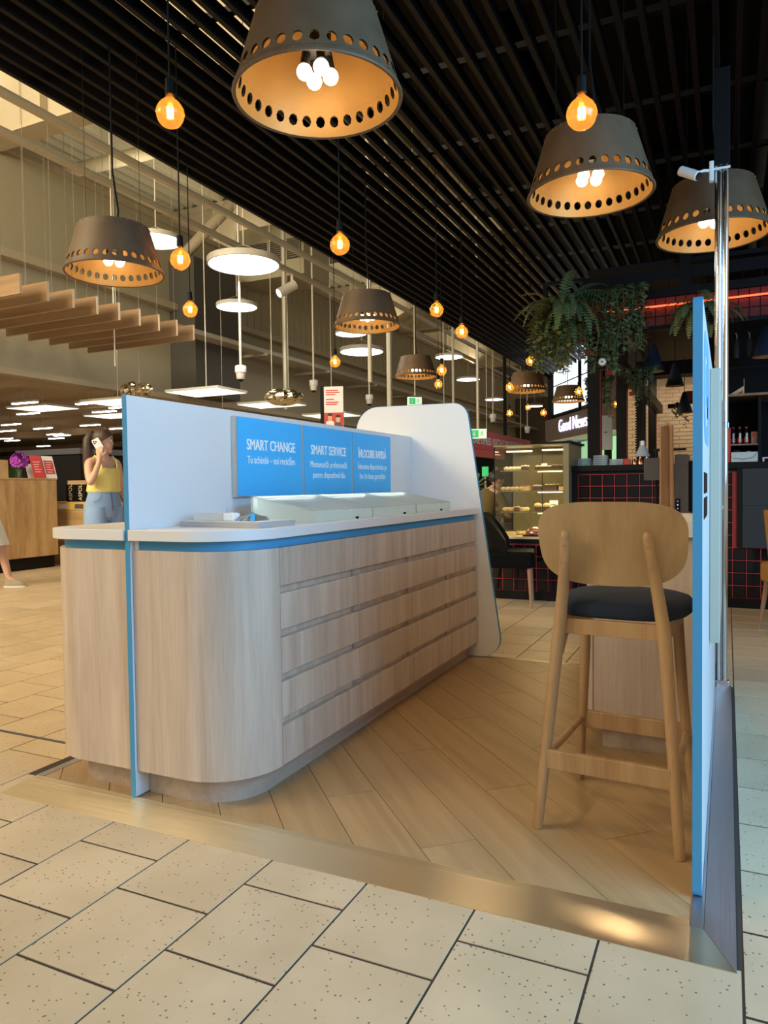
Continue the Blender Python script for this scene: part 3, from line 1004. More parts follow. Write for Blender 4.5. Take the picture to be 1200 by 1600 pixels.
# ------------------------------------------------------------------ right hand counter and what stands on it
rc = thing('side_counter', 'narrow pale ash counter behind the bar stool, along the right panel', 'counter', (-0.33, 3.9, FZ))
obj('body', MB().box(-0.520, -0.092, 3.20, 4.62, 0.112, 0.934), 'ash', rc, bevel=0.002)
obj('side_board', MB().box(-0.545, -0.5205, 3.195, 4.62, 0.112, 0.934), 'ash', rc, bevel=0.002)
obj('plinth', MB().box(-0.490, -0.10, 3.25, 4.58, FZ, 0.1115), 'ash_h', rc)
obj('worktop', MB().box(-0.575, -0.090, 3.17, 4.64, 0.9345, 1.005), 'whitetop', rc, bevel=0.002)
ws = thing('wooden_stand', 'two upright walnut boards of a tall stand on the side counter behind the stool', 'stand', (-0.27, 3.85, 1.005))
obj('board', MB().add([(-0.302, 3.83, 1.0055), (-0.272, 3.86, 1.0055), (-0.266, 3.85, 1.0055), (-0.296, 3.82, 1.0055), (-0.300, 3.83, 1.432), (-0.270, 3.86, 1.440), (-0.264, 3.85, 1.440), (-0.294, 3.82, 1.432)],
    [(0, 1, 2, 3), (4, 7, 6, 5), (0, 4, 5, 1), (1, 5, 6, 2), (2, 6, 7, 3), (3, 7, 4, 0)]), 'brownwood', ws, bevel=0.002)
obj('board', MB().add([(-0.268, 3.87, 1.0055), (-0.240, 3.83, 1.0055), (-0.234, 3.84, 1.0055), (-0.262, 3.88, 1.0055), (-0.270, 3.87, 1.455), (-0.244, 3.83, 1.435), (-0.238, 3.84, 1.435), (-0.264, 3.88, 1.455)],
    [(0, 3, 2, 1), (4, 5, 6, 7), (0, 1, 5, 4), (1, 2, 6, 5), (2, 3, 7, 6), (3, 0, 4, 7)]), 'brownwood', ws, bevel=0.002)
dvc = thing('receipt_printer', 'upright grey terminal with three small buttons on the side counter', 'terminal', (-0.21, 3.97, 1.005))
obj('housing', MB().prism(rrect(0.066, 0.292, 0.008, 4, -0.207, 1.152), 'y', 3.94, 4.10), 'charcoal', dvc, bevel=0.002)
pn = obj('button_panel', MB().box(-0.2355, -0.213, 3.9365, 3.9395, 1.012, 1.076), 'black', dvc)
for z, m_ in ((1.063, 'camwhite'), (1.045, 'ledblue'), (1.027, 'camwhite')):
    obj('button', MB().cyl((-0.224, 3.9364, z), (-0.224, 3.9345, z), 0.0035, n=8), m_, pn)
obj('side_housing', MB().prism(rrect(0.03, 0.26, 0.006, 4, -0.155, 1.136), 'y', 3.96, 4.08), 'black', dvc)
sc = thing('card_screen', 'square grey screen on a post with flat black arm, left of walnut boards', 'screen', (-0.33, 4.0, 1.005))
obj('screen', MB().prism(rrect(0.090, 0.112, 0.006, 4, -0.336, 1.226), 'y', 3.90, 3.915), 'charcoal', sc, bevel=0.002)
obj('post', MB().cyl((-0.322, 3.93, 1.0055), (-0.322, 3.93, 1.318), 0.007), 'black', sc, smooth=True)
obj('foot', MB().cyl((-0.322, 3.93, 1.0052), (-0.322, 3.93, 1.012), 0.04, n=20), 'black', sc)
obj('bracket', MB().box(-0.330, -0.314, 3.9155, 3.925, 1.20, 1.24), 'black', sc)
obj('arm', MB().prism(rrect(0.155, 0.05, 0.024, 5, -0.262, 3.945), 'z', 1.3182, 1.328), 'blackmetal', sc, bevel=0.002)

# ------------------------------------------------------------------ right panel, board on it, chrome pole
rp = thing('end_screen', 'tall white panel with blue front edge at the right rim of the platform', 'panel', (-0.072, 3.3, 0.015))
pp = round_poly([(2.137, 0.0155), (4.50, 0.0155), (4.50, 1.655), (2.137, 1.655)], [0.02, 0.02, 0.05, 0.035], 6)
obj('board', MB().prism(inset(pp, 0.0025), 'x', -0.0835, -0.0605), 'white', rp)
eb = MB()
pi_, n = inset(pp, 0.0027), len(pp)
for x in (-0.0843, -0.0600):
    eb.v += [Vector((x, p[0], p[1])) for p in pp] + [Vector((x, p[0], p[1])) for p in pi_]
for i in range(n):
    j = (i + 1) % n
    eb.f += [(i, j, n + j, n + i), (2 * n + i, 3 * n + i, 3 * n + j, 2 * n + j), (i, 2 * n + i, 2 * n + j, j), (n + i, n + j, 3 * n + j, 3 * n + i)]
obj('blue_edge', eb, 'blue', rp)
# printed emblem and app badges on the outer face
emb = MB()
def ring_poly(w, h, r, wi, hi, ri, cx, cy, x0, x1):
    a, b = rrect(w, h, r, 6, cx, cy), rrect(wi, hi, ri, 6, cx, cy)
    m, k = MB(), len(a)
    for x in (x0, x1):
        m.v += [Vector((x, p[0], p[1])) for p in a] + [Vector((x, p[0], p[1])) for p in b]
    for i in range(k):
        j = (i + 1) % k
        m.f += [(i, j, k + j, k + i), (2 * k + i, 3 * k + i, 3 * k + j, 2 * k + j), (i, 2 * k + i, 2 * k + j, j), (k + i, k + j, 3 * k + j, 3 * k + i)]
    return m
ef = obj('emblem', ring_poly(0.62, 0.33, 0.16, 0.36, 0.22, 0.10, 2.55, 1.44, -0.0604, -0.0590), 'logo', rp)
obj('emblem_core', MB().prism(rrect(0.20, 0.13, 0.06, 5, 2.56, 1.46), 'x', -0.0604, -0.0592), 'logo', rp)
obj('emblem_lettering', MB().box(-0.0604, -0.0590, 2.62, 2.70, 1.365, 1.435), 'black', rp)
obj('badge', MB().prism(rrect(0.36, 0.062, 0.01, 3, 2.45, 1.152), 'x', -0.0604, -0.0590), 'black', rp)
obj('badge', MB().prism(rrect(0.36, 0.062, 0.01, 3, 2.45, 1.078), 'x', -0.0604, -0.0590), 'black', rp)
bb = obj('display_board', MB().box(-0.0595, -0.024, 3.02, 4.35, 0.545, 1.582), 'beige', None, bevel=0.003)
bb.name = 'display_board'; tag(bb, 'greige board mounted on the outer side of the right panel, before the chrome pole', 'board')
po = thing('chrome_pole', 'tall chrome twin tube pole at the far right corner of the platform', 'pole', (-0.03, 4.56, 0.0))
obj('tube', MB().cyl((-0.047, 4.575, 0.02), (-0.047, 4.575, 3.44), 0.021, n=20), 'chrome', po, smooth=True)
obj('tube', MB().cyl((-0.013, 4.575, 0.02), (-0.013, 4.575, 3.44), 0.0175, n=20), 'chrome', po, smooth=True)
obj('foot_plate', MB().box(-0.072, 0.012, 4.552, 4.60, 0.0, 0.026), 'chrome', po, bevel=0.004)
obj('clamp', MB().box(-0.071, 0.008, 4.551, 4.599, 1.46, 1.495), 'clear', po, bevel=0.004)
obj('sleeve', MB().box(-0.072, 0.010, 4.550, 4.602, 2.93, 3.46), 'blackmetal', po, bevel=0.003)
obj('top_wire', MB().tube([(-0.045, 4.575, 3.46), (-0.055, 4.575, 3.93)], 0.003, 6), 'black', po)
cv = thing('security_camera', 'white bullet camera on a bracket fixed to the chrome pole', 'camera', (-0.15, 4.53, 2.9))
obj('bracket', MB().box(-0.096, -0.072, 4.54, 4.585, 2.845, 2.955), 'camwhite', cv, bevel=0.005)
obj('strap', MB().box(-0.0725, 0.012, 4.5445, 4.5495, 2.90, 2.912), 'camwhite', cv)
obj('arm', MB().tube([(-0.096, 4.55, 2.905), (-0.125, 4.53, 2.902), (-0.155, 4.52, 2.892)], 0.008, 8), 'camwhite', cv, smooth=True)
cb = MB().cyl((-0.245, 4.53, 2.925), (-0.150, 4.48, 2.858), 0.027, n=16)
hs = obj('camera_body', cb, 'camwhite', cv, smooth=True, bevel=0.006)
obj('lens', MB().cyl((-0.150, 4.48, 2.858), (-0.143, 4.476, 2.853), 0.021, n=14), 'lens', cv)

# ------------------------------------------------------------------ black slat ceiling over the kiosk
CZ = 3.9
sl = thing('slat_ceiling', 'suspended black slat ceiling with open gaps above the kiosk and the bar', 'ceiling', (-1.5, 6.0, CZ))
unit = mesh_of('slat', MB().box(-0.5, 0.5, -0.5, 0.5, -0.5, 0.5), M['slat'])
def fac_y(x):
    return 18.55 - (x + 4.1) * 1.698
for k in range(52):
    x = -4.278 + 0.1315 * k
    y0, y1 = -1.2, max(7.0, fac_y(x)) if x < -1.2 else 14.9
    o = bpy.data.objects.new('slat', unit)
    COL.objects.link(o)
    o.parent = sl
    o.location = Vector((x, (y0 + y1) / 2, CZ + 0.0425)) - wloc(sl)
    o.scale = (0.034, y1 - y0, 0.085)
for k in range(15):
    y = 0.3 + 1.12 * k
    o = bpy.data.objects.new('carrier', unit)
    COL.objects.link(o)
    o.parent = sl
    x1 = min(2.4, -4.1 + (18.5 - y) / 1.698)
    o.location = Vector(((-4.29 + x1) / 2, y, CZ + 0.106)) - wloc(sl)
    o.scale = (x1 + 4.29, 0.045, 0.04)
hg = MB()
for k in range(15):
    y = 0.3 + 1.12 * k
    for x in (-4.2, -3.2, -2.2):
        if y < fac_y(x):
            hg.cyl((x, y, CZ + 0.126), (x, y, 5.05 if x > -3.1 else 8.9), 0.004, n=5)
obj('hanger_wires', hg, 'black', sl, kind='stuff')
so = struct('ceiling', MB().box(-3.02, 4.5, -2, 20, 5.0, 5.12), 'black')
obj('duct', MB().cyl((0.2, -1, 4.72), (0.2, 15, 4.72), 0.2, n=16), 'black', so, smooth=True)
obj('duct', MB().box(-2.4, -1.6, 1.0, 15, 4.65, 4.95), 'black', so)
obj('crossbeam', MB().box(-3.0, 4.4, 5.2, 5.45, 4.7, 5.0), 'black', so)
obj('crossbeam', MB().box(-3.0, 4.4, 9.2, 9.45, 4.7, 5.0), 'black', so)

# ------------------------------------------------------------------ perforated pendant lamps
LR0, LR1, LH = 0.300, 0.214, 0.285
def lr(z):
    return LR0 + (LR1 - LR0) * z / LH
def shade_mesh(off, rz):
    m = MB()
    nseg = 32
    def ring_pt(a, z):
        r = lr(z) + off
        return (r * math.cos(a), r * math.sin(a), z)
    zb0, zb1 = 0.020, 0.085
    for k in range(nseg):
        a0, a1 = 2 * PI * k / nseg, 2 * PI * (k + 1) / nseg
        am, zm = (a0 + a1) / 2, (zb0 + zb1) / 2
        for (z0, z1) in ((rz, zb0), (zb1, LH)):
            m.add([ring_pt(a0, z0), ring_pt(a1, z0), ring_pt(a1, z1), ring_pt(a0, z1)], [(0, 1, 2, 3)])
        rect = [(a1, zm), (a1, zb1), (am, zb1), (a0, zb1), (a0, zm), (a0, zb0), (am, zb0), (a1, zb0)]
        circ = []
        for q in range(8):
            t = 2 * PI * q / 8
            circ.append((am + 0.0185 * math.cos(t) / 0.285, zm + 0.0205 * math.sin(t)))
        v = [ring_pt(*p) for p in rect] + [ring_pt(*p) for p in circ]
        m.add(v, [(q, (q + 1) % 8, 8 + (q + 1) % 8, 8 + q) for q in range(8)])
    return m
def weld(mb):
    key, nv, mp = {}, [], []
    for p in mb.v:
        k = (round(p.x, 5), round(p.y, 5), round(p.z, 5))
        if k not in key:
            key[k] = len(nv)
            nv.append(p)
        mp.append(key[k])
    mb.v = nv
    mb.f = [tuple(mp[i] for i in f) for f in mb.f]
    return mb
lamp = thing('pendant_lamp', 'huge perforated bronze pendant lamp with gold lining, nearest and topmost in view', 'lamp', (0, 0, 0), 0, 'perforated pendant lamps')
outer = shade_mesh(0.0, 0.0)
outer.lathe([(LR1, LH), (0.0001, LH)], 32)
outer.lathe([(LR0 - 0.012, 0.0), (LR0, -0.003), (LR0 + 0.003, 0.003), (LR0 + 0.001, 0.008)], 48)
obj('shade', weld(outer), 'shade', lamp, smooth=True)
inner = shade_mesh(-0.009, 0.0)
inner.lathe([(LR1 - 0.009, LH - 0.004), (0.0001, LH - 0.004)], 32)
obj('liner', weld(inner), 'gold', lamp, smooth=True, label='gold lining')
rv = MB()
for z in (0.008, LH - 0.008):
    for k in range(24):
        a = 2 * PI * k / 24
        rv.ball(((lr(z) + 0.001) * math.cos(a), (lr(z) + 0.001) * math.sin(a), z), 0.0032, 5, 3)
obj('rivets', rv, 'tan_frame', lamp, kind='stuff')
for k in range(4):
    a = PI / 4 + PI / 2 * k
    bx, by = 0.048 * math.cos(a), 0.048 * math.sin(a)
    bb_ = obj('bulb', MB().ball((bx, by, 0.085), 0.028, 12, 8), 'bulb', lamp, smooth=True)
    obj('bulb_socket', MB().cyl((bx, by, 0.11), (bx * 0.8, by * 0.8, 0.16), 0.016, n=10), 'black', bb_)
obj('socket_hub', MB().cyl((0, 0, 0.15), (0, 0, LH - 0.005), 0.05, n=14), 'black', lamp)
obj('cord', MB().tube([(0.02, 0, LH), (0.03, 0.01, LH + 0.12), (0.0, 0.0, LH + 0.35), (0, 0, 1.40)], 0.006, 6), 'black', lamp)
for s in (-1, 1):
    obj('wire', MB().cyl((s * 0.16, 0, LH), (s * 0.16, 0, 1.40), 0.0014, n=5), 'black', lamp)
lamps = [((-1.325, 2.31, 2.54), None, 1.0),
         ((-0.61, 3.71, 2.565), 'perforated bronze pendant lamp right of centre, below a glowing globe bulb', 1.0),
         ((-0.085, 5.02, 2.68), 'perforated bronze pendant lamp behind the chrome pole', 1.10),
         ((-3.48, 3.48, 2.51), 'perforated bronze pendant lamp above the wooden baffles, leftmost of the lamps', 1.0),
         ((-2.94, 5.95, 2.60), 'perforated bronze pendant lamp above the blue sign, second from the left', 1.0),
         ((-4.02, 9.68, 2.72), 'small looking perforated pendant lamp above the rounded end panel', 1.0),
         ((-2.79, 11.15, 2.60), 'perforated pendant lamp hanging left of the lit shop windows', 1.0),
         ((-2.70, 13.93, 2.72), 'farthest perforated pendant lamp, in front of the lit shop windows', 1.0)]
lobs = []
for i, (p, lb, s) in enumerate(lamps):
    o = lamp if i == 0 else dup(lamp, p, lb, scale=s)
    o.location = p
    o.rotation_euler = (0, 0, 0.3 * i)
    lobs.append(o)
    _s = light('lamp_beam', 'SPOT', (p[0], p[1], p[2] + 0.05), 26, (1.0, 0.74, 0.42), size=0.05)
    _s.data.spot_size = R(125)
    _s.data.spot_blend = 0.7
    light('lamp_glow', 'POINT', (p[0], p[1], p[2] + 0.055), 1.7, (1.0, 0.74, 0.44), size=0.03)

# ------------------------------------------------------------------ globe bulbs on cords
gb = thing('globe_bulb', 'amber globe bulb on a long cord left of the largest lamp', 'light bulb', (0, 0, 0), 0, 'amber globe bulbs')
obj('glass_globe', MB().lathe([(0.0001, -0.0625), (0.02, -0.0595), (0.04, -0.0485), (0.055, -0.030), (0.0625, 0.0), (0.058, 0.024), (0.044, 0.045), (0.026, 0.060), (0.016, 0.074), (0.0155, 0.085)], 24), 'amber', gb, smooth=True)
fm = MB()
for k in range(6):
    a = 2 * PI * k / 6
    fm.cyl((0.011 * math.cos(a), 0.011 * math.sin(a), -0.018), (0.013 * math.cos(a), 0.013 * math.sin(a), 0.026), 0.0028, n=6)
obj('filament', fm, 'filament', gb, kind='stuff')
obj('filament_stem', MB().cyl((0, 0, 0.02), (0, 0, 0.075), 0.004, n=8), 'glass', gb)
obj('socket', MB().cyl((0, 0, 0.082), (0, 0, 0.150), 0.021, 0.019, n=14), 'black', gb, bevel=0.002)
obj('cord', MB().cyl((0, 0, 0.150), (0, 0, 1.40), 0.0045, n=6), 'black', gb)
bulbs = [((-2.24, 2.59, 2.82), ''), ((-3.12, 3.67, 2.60), 'amber globe bulb right of the leftmost pendant lamp'), ((-4.13, 4.97, 2.68), 'amber globe bulb above the right end of the wooden baffles'),
         ((-2.21, 4.10, 2.68), 'amber globe bulb directly below the largest lamp'), ((-2.34, 6.13, 2.72), 'amber globe bulb at the slat ceiling edge, left of two neighbours'),
         ((-2.35, 6.84, 2.66), 'amber globe bulb against black slats, right of a slightly larger neighbour'), ((-0.54, 3.09, 2.66), 'amber globe bulb above the pendant lamp right of centre'),
         ((-4.08, 7.41, 2.60), 'amber globe bulb below the left side of the pendant above the blue sign'), ((-3.16, 8.43, 2.57), 'amber globe bulb at the right rim of a small pendant lamp'),
         ((-3.93, 10.34, 2.69), 'amber globe bulb hanging just below another bulb, over the end panel'), ((-2.32, 9.48, 2.77), 'amber globe bulb left below the hanging ferns'),
         ((-2.96, 10.79, 2.63), 'amber globe bulb at the left rim of the pendant by the shop windows'), ((-3.85, 14.01, 2.57), 'far amber globe bulb, lowest left of three over the red banner'),
         ((-3.92, 15.75, 2.85), 'far amber globe bulb, middle of three over the red banner'), ((-3.25, 14.3, 2.57), 'far amber globe bulb, right of three over the red banner'),
         ((-2.02, 11.23, 2.55), 'amber globe bulb in front of the lit shop windows'), ((-1.96, 14.91, 2.72), 'amber globe bulb between the two black posts')]
for i, (p, lb) in enumerate(bulbs):
    o = gb if i == 0 else dup(gb, p, lb)
    o.location = p
    if i < 17:
        light('globe_glow', 'POINT', (p[0], p[1], p[2]), 0.7, (1.0, 0.62, 0.28), size=0.02)

# ------------------------------------------------------------------ hall: roof, girders, walls
hallroof = struct('ceiling_2', MB().box(-75, 4.5, -4, 75, 9.6, 9.8), 'hallroof')
dk = MB()
for k in range(120):
    x = -45 + k * 0.36
    dk.prism([(x, 9.6), (x + 0.06, 9.42), (x + 0.18, 9.42), (x + 0.24, 9.6)], 'y', 4, 45)
struct('roof_ribs', dk, 'hallroof')  # corrugated ribs on the underside of the hall roof deck
# girders across the hall
for i, y in enumerate((9.0, 17.5, 27.0, 37.0)):
    g = MB()
    zb = 7.35
    g.box(-30, 2, y - 0.04, y + 0.04, zb, 9.4).box(-30, 2, y - 0.22, y + 0.22, zb - 0.05, zb).box(-30, 2, y - 0.22, y + 0.22, 9.3, 9.42)
    for k in range(10):
        x = -29 + k * 3.1
        g.box(x, x + 0.03, y - 0.2, y + 0.2, zb, 9.3)
    t = obj('roof_girder', g, 'hallbeam')
    tag(t, ['deep painted roof girder crossing the hall at upper left', 'roof girder behind the first one, above the round lights', 'third roof girder, far over the hall', 'farthest roof girder of the hall'][i], 'girder', 'roof girders')
for i, (p, q, r, lb) in enumerate((((-17, 13.0, 8.9), (-7.0, 13.0, 8.75), 0.16, 'horizontal tube brace under the roof at upper left'),
                                   ((-11.9, 14.0, 6.7), (-7.9, 14.0, 9.4), 0.13, 'slanted tube brace rising to the right, left of the large round light'),
                                   ((-11.6, 25.0, 7.1), (-6.0, 25.0, 9.5), 0.16, 'slanted tube brace rising to the right above the second pendant'),
                                   ((-9.8, 50.0, 6.0), (-4.5, 50.0, 9.3), 0.30, 'far slanted tube brace above the red banner'))):
    tag(obj('roof_brace', MB().cyl(p, q, r, n=14), 'hallbeam', None, smooth=True), lb, 'brace', 'tube braces under the roof')
# side wall over the supermarket
wl = MB().box(-12.4, -12.0, 4, 60, 3.35, 7.4)
wall = struct('wall_left', wl, 'hall')
rb_ = MB()
for k in range(130):
    y = 15.5 + 0.33 * k
    rb_.box(-12.0, -11.985, y, y + 0.04, 5.6, 7.3)
obj('cladding_ribs', rb_, 'hall', wall, kind='stuff')
obj('ledge', MB().box(-12.0, -11.75, 4, 60, 5.40, 5.55), 'hallbeam', wall)
obj('coping', MB().box(-12.45, -11.9, 4, 60, 7.4, 7.52), 'hallbeam', wall)
obj('lower_ledge', MB().box(-12.0, -11.8, 4, 60, 3.30, 3.42), 'hallbeam', wall)
cl = struct('wall_column', MB().box(-12.0, -11.25, 13.7, 15.4, 3.4, 6.6), 'darkduct')
blk = thing('air_duct', 'boxy painted air duct with two louvre grilles near the large round light', 'duct', (-10.5, 16, 7))
obj('duct_body', MB().box(-11.7, -9.6, 15.9, 17.2, 6.55, 7.9), 'hall', blk)
for x in (-11.65, -10.62):
    gp = obj('grille', MB().box(x, x + 0.95, 15.86, 15.895, 6.95, 7.45), 'darkduct', blk)
    for k in range(9):
        obj('louvre', MB().obox((x + 0.475, 15.85, 6.99 + 0.052 * k), (0.47, 0.012, 0.003), (0.5, 0, 0)), 'hallbeam', gp)
db = thing('bulkhead_duct', 'low boxed duct with a dark grille below the wooden baffles', 'duct', (-13, 11, 4))
obj('duct_body', MB().box(-16.5, -12.45, 10.2, 11.0, 3.95, 4.6), 'hallbeam', db)
obj('grille', MB().box(-13.8, -12.6, 10.16, 10.195, 4.12, 4.42), 'darkduct', db)
# brown end wall and the hall's far wall
struct('wall_back', MB().box(-12, 6, 60, 60.4, 0, 9.6), 'brownwall')
struct('wall_brown', MB().box(-12.0, -4.6, 45, 45.3, 3.0, 6.6), 'brownwall')
# supermarket beyond the opening
sm = struct('ceiling_3', MB().box(-75, -12.4, 2, 75, 3.75, 3.9), 'superceil')
for k in range(8):
    obj('ceiling_beam', MB().box(-75, -12.5, 8 + 7 * k, 8.3 + 7 * k, 3.5, 3.75), 'superceil', sm)
struct('wall_far', MB().box(-75, -12.4, 62, 62.4, 0, 3.9), 'teal')
struct('wall_supermarket', MB().box(-75.4, -75, -5, 62, 0, 3.9), 'teal')

# rails with rods
for i, (x, z, lb) in enumerate(((-6.75, 5.22, 'long painted busbar rail nearest the slat ceiling'), (-7.45, 5.2, 'long painted busbar rail left of the first rail'))):
    t = thing('busbar_rail', lb, 'rail', (x, 12, z), 0, 'busbar rails under the hall roof')
    dx = 0.10 * 1
    obj('rail', MB().add([], []).box(x - 0.035, x + 0.035, 3, 45, z, z + 0.05), 'steelrail', t)
    obj('upper_flange', MB().box(x - 0.05, x - 0.03, 3, 45, z + 0.05, z + 0.12), 'tray', t)
    for k in range(10):
        obj('rod', MB().cyl((x, 5 + 3.6 * k, z + 0.05), (x, 5 + 3.6 * k, 9.597), 0.005, n=6), 'wire', t)
ct = thing('cable_tray', 'wide perforated cable tray running along the wall above the lit panels', 'cable tray', (-11.2, 20, 4.75))
obj('tray_base', MB().box(-11.74, -11.15, 15.45, 44.9, 4.74, 4.76), 'tray', ct)
for x in (-11.74, -11.165):
    obj('tray_side', MB().box(x, x + 0.015, 15.45, 44.9, 4.76, 4.86), 'tray', ct)
obj('tray_base', MB().box(-11.0, -10.6, 12, 44.9, 4.60, 4.62), 'tray', ct)
obj('tray_side', MB().box(-11.0, -10.985, 12, 44.9, 4.62, 4.70), 'tray', ct)
obj('tray_side', MB().box(-10.615, -10.6, 12, 44.9, 4.62, 4.70), 'tray', ct)
for k in range(9):
    obj('bracket', MB().box(-11.74, -10.55, 15.6 + 3.2 * k, 15.65 + 3.2 * k, 4.54, 4.60), 'tray', ct)
for i, (x, y, z0) in enumerate(((-9.4, 13.0, 3.1), (-8.2, 14.0, 3.1), (-6.45, 9.0, 3.4), (-5.8, 12.2, 3.2), (-5.2, 11.6, 3.2))):
    pass

# round LED lights
rl = thing('round_light', 'largest round white LED light, left of the ceiling edge', 'light', (0, 0, 0), 0, 'round hall lights')
obj('housing', MB().lathe([(0.0001, 0.10), (0.595, 0.10), (0.60, 0.09), (0.60, 0.0), (0.575, -0.002), (0.575, 0.004)], 40), 'housing', rl, smooth=True)
obj('diffuser', MB().lathe([(0.0001, 0.001), (0.574, 0.001)], 40), 'led', rl)
for k in range(3):
    a = 2 * PI * k / 3
    obj('wire', MB().cyl((0.5 * math.cos(a), 0.5 * math.sin(a), 0.1), (0.02 * math.cos(a), 0.02 * math.sin(a), 0.33), 0.006, n=5), 'steelrail', rl)
rod(rl, 0.32, 0.012)
for i, (p, s, lb) in enumerate((((-7.27, 10.12, 4.87), 1.0, ''), ((-9.1, 12.4, 4.88), 0.70, 'round white light right below the largest round light'), ((-9.0, 17.85, 4.84), 1.0, 'round white light under the pendant above the blue sign, lower one'),
                                ((-8.3, 15.9, 4.9), 0.65, 'round white light just at the rim of the pendant above the blue sign'), ((-7.3, 20.1, 4.9), 0.68, 'round white light between the small pendant and the black slats'),
                                ((-8.2, 24.5, 4.88), 0.69, 'round white light third from the right in the far row'), ((-9.1, 30.7, 4.88), 0.69, 'round white light second from the right in the far row'),
                                ((-8.35, 34.9, 4.95), 0.66, 'farthest round white light, beside the far slanted brace'), ((-7.9, 8.75, 4.95), 0.66, 'round white light half hidden behind the leftmost pendant lamp'))):
    o = rl if i == 0 else dup(rl, p, lb, scale=s)
    o.location = p
    hang(o, 9.597)
light('round_light_glow', 'AREA', (-7.27, 10.12, 4.84), 60, (1.0, 0.94, 0.82), (0, 0, 0), 1.1)

# track spot
ts = thing('track_spot', 'small white track spotlight under the rail beside the large round light', 'spotlight', (-7.5, 11.9, 5.0))
obj('stem', MB().cyl((-7.45, 11.9, 5.2), (-7.45, 11.9, 5.0), 0.03, n=8), 'housing', ts)
obj('head', MB().cyl((-7.42, 11.95, 5.02), (-7.62, 11.7, 4.82), 0.09, n=14), 'housing', ts, smooth=True)
obj('lamp_face', MB().cyl((-7.622, 11.697, 4.818), (-7.625, 11.693, 4.815), 0.075, n=14), 'led', ts)

# dome cameras on rods
dc = thing('dome_camera', 'white dome camera on a rod above the start of the blue sign', 'camera', (0, 0, 0), 0, 'dome cameras on rods')
obj('mount', MB().lathe([(0.0001, 0.22), (0.09, 0.22), (0.10, 0.20), (0.10, 0.10), (0.085, 0.09)], 18), 'camwhite', dc, smooth=True)
obj('dome_ring', MB().lathe([(0.085, 0.09), (0.075, 0.0), (0.06, -0.02)], 18), 'camwhite', dc, smooth=True)
obj('dome', MB().ball((0, 0, -0.01), 0.058, 14, 8), 'lens', dc, smooth=True)
rod(dc, 0.22, 0.022)
for i, (p, s, lb) in enumerate((((-7.84, 10.76, 3.13), 1.0, ''), ((-8.72, 14.79, 3.45), 1.0, 'white dome camera on a rod above the middle of the blue sign'), ((-8.43, 17.13, 3.35), 1.0, 'white dome camera on a rod left of the rounded end panel'),
                                ((-6.39, 21.39, 3.1), 1.0, 'white dome camera on a rod just above the red banner'), ((-5.95, 23.81, 2.9), 0.9, 'far white dome camera on a rod above the right end of the red banner'))):
    o = dc if i == 0 else dup(dc, p, lb, scale=s)
    o.location = p
    hang(o, 9.597)
for i, (x, y, z0, z1, r, m_, lb) in enumerate(((-5.05, 10.3, 2.8, 9.597, 0.035, 'steelrail', 'white hanging rod through the exit sign by the end panel'), (-9.3, 14.5, 3.0, 9.597, 0.06, 'tray', 'thick grey rod behind the pendant above the blue sign'),
                                           (-5.9, 16.5, 2.4, 9.597, 0.03, 'steelrail', 'white rod right of the rounded end panel'), (-4.75, 14.8, 2.2, 9.597, 0.03, 'steelrail', 'white rod carrying the exit sign over the red banner'),
                                           (-5.6, 19.9, 2.2, 9.597, 0.05, 'black', 'black rod rising from the red banner'), (-5.5, 12.0, 2.6, 9.597, 0.05, 'tray', 'grey pipe left of the small pendant over the end panel'),
                                           (-9.55, 9.5, 3.3, 9.597, 0.012, 'steelrail', 'thin rod hanging below the last wooden baffle'))):
    tag(obj('hanging_rod', MB().cyl((x, y, z0), (x, y, z1), r, n=8), m_, None, smooth=True), lb, 'rod')

# wooden baffles
bf = thing('wooden_baffle', 'wooden ceiling baffle nearest the left image edge, first of the row', 'baffle', (0, 0, 0), 0, 'row of wooden baffles')
obj('board', MB().box(-11.49, -8.853, -0.02, 0.02, 3.90, 4.175), 'baffle', bf)
obj('end_edge', MB().box(-8.8525, -8.85, -0.021, 0.021, 3.899, 4.176), 'baffle_edge', bf)
obj('lower_edge', MB().box(-11.49, -8.853, -0.021, 0.021, 3.8965, 3.8995), 'baffle_edge', bf)
for x in (-11.0, -9.3):
    obj('wire', MB().cyl((x, 0, 4.175), (x, 0, 9.597), 0.0035, n=5), 'wire', bf)
names = ['second', 'third', 'fourth', 'fifth', 'sixth', 'seventh', 'eighth', 'ninth and last']
for i in range(9):
    p = (0, 7.11 + 0.4535 * i, 0)
    o = bf if i == 0 else dup(bf, p, 'wooden ceiling baffle, %s from the left image edge' % names[i - 1])
    o.location = p

# square LED panels of the checkout area
lp = thing('square_light', 'square cream LED panel at the far left, above the orchid', 'light', (0, 0, 0), 0, 'square light panels')
obj('frame', MB().box(-0.62, 0.62, -0.45, 0.45, 0.006, 0.05), 'housing', lp)
obj('diffuser', MB().box(-0.60, 0.60, -0.43, 0.43, 0.0, 0.0055), 'ledwarm', lp)
rod(lp, 0.05, 0.010)
for i, (p, lb) in enumerate((((-13.62, 11.42, 2.98), ''), ((-11.55, 11.55, 3.0), 'square cream LED panel meeting the top corner of the divider panel'), ((-9.0, 11.25, 3.0), 'square cream LED panel above the middle of the divider panel'),
                             ((-9.1, 13.63, 3.0), 'square cream LED panel above the start of the blue sign'), ((-9.15, 16.4, 3.0), 'square cream LED panel behind the poster, left of the end panel'),
                             ((-13.7, 13.6, 3.0), 'square cream LED panel lower, above the woman'))):
    o = lp if i == 0 else dup(lp, p, lb)
    o.location = p
    hang(o, 9.597 if p[0] > -12 else 3.748)
st_l = thing('strip_light', 'small white strip light on the far supermarket ceiling', 'light', (0, 0, 0), 0, 'strip lights in the supermarket')
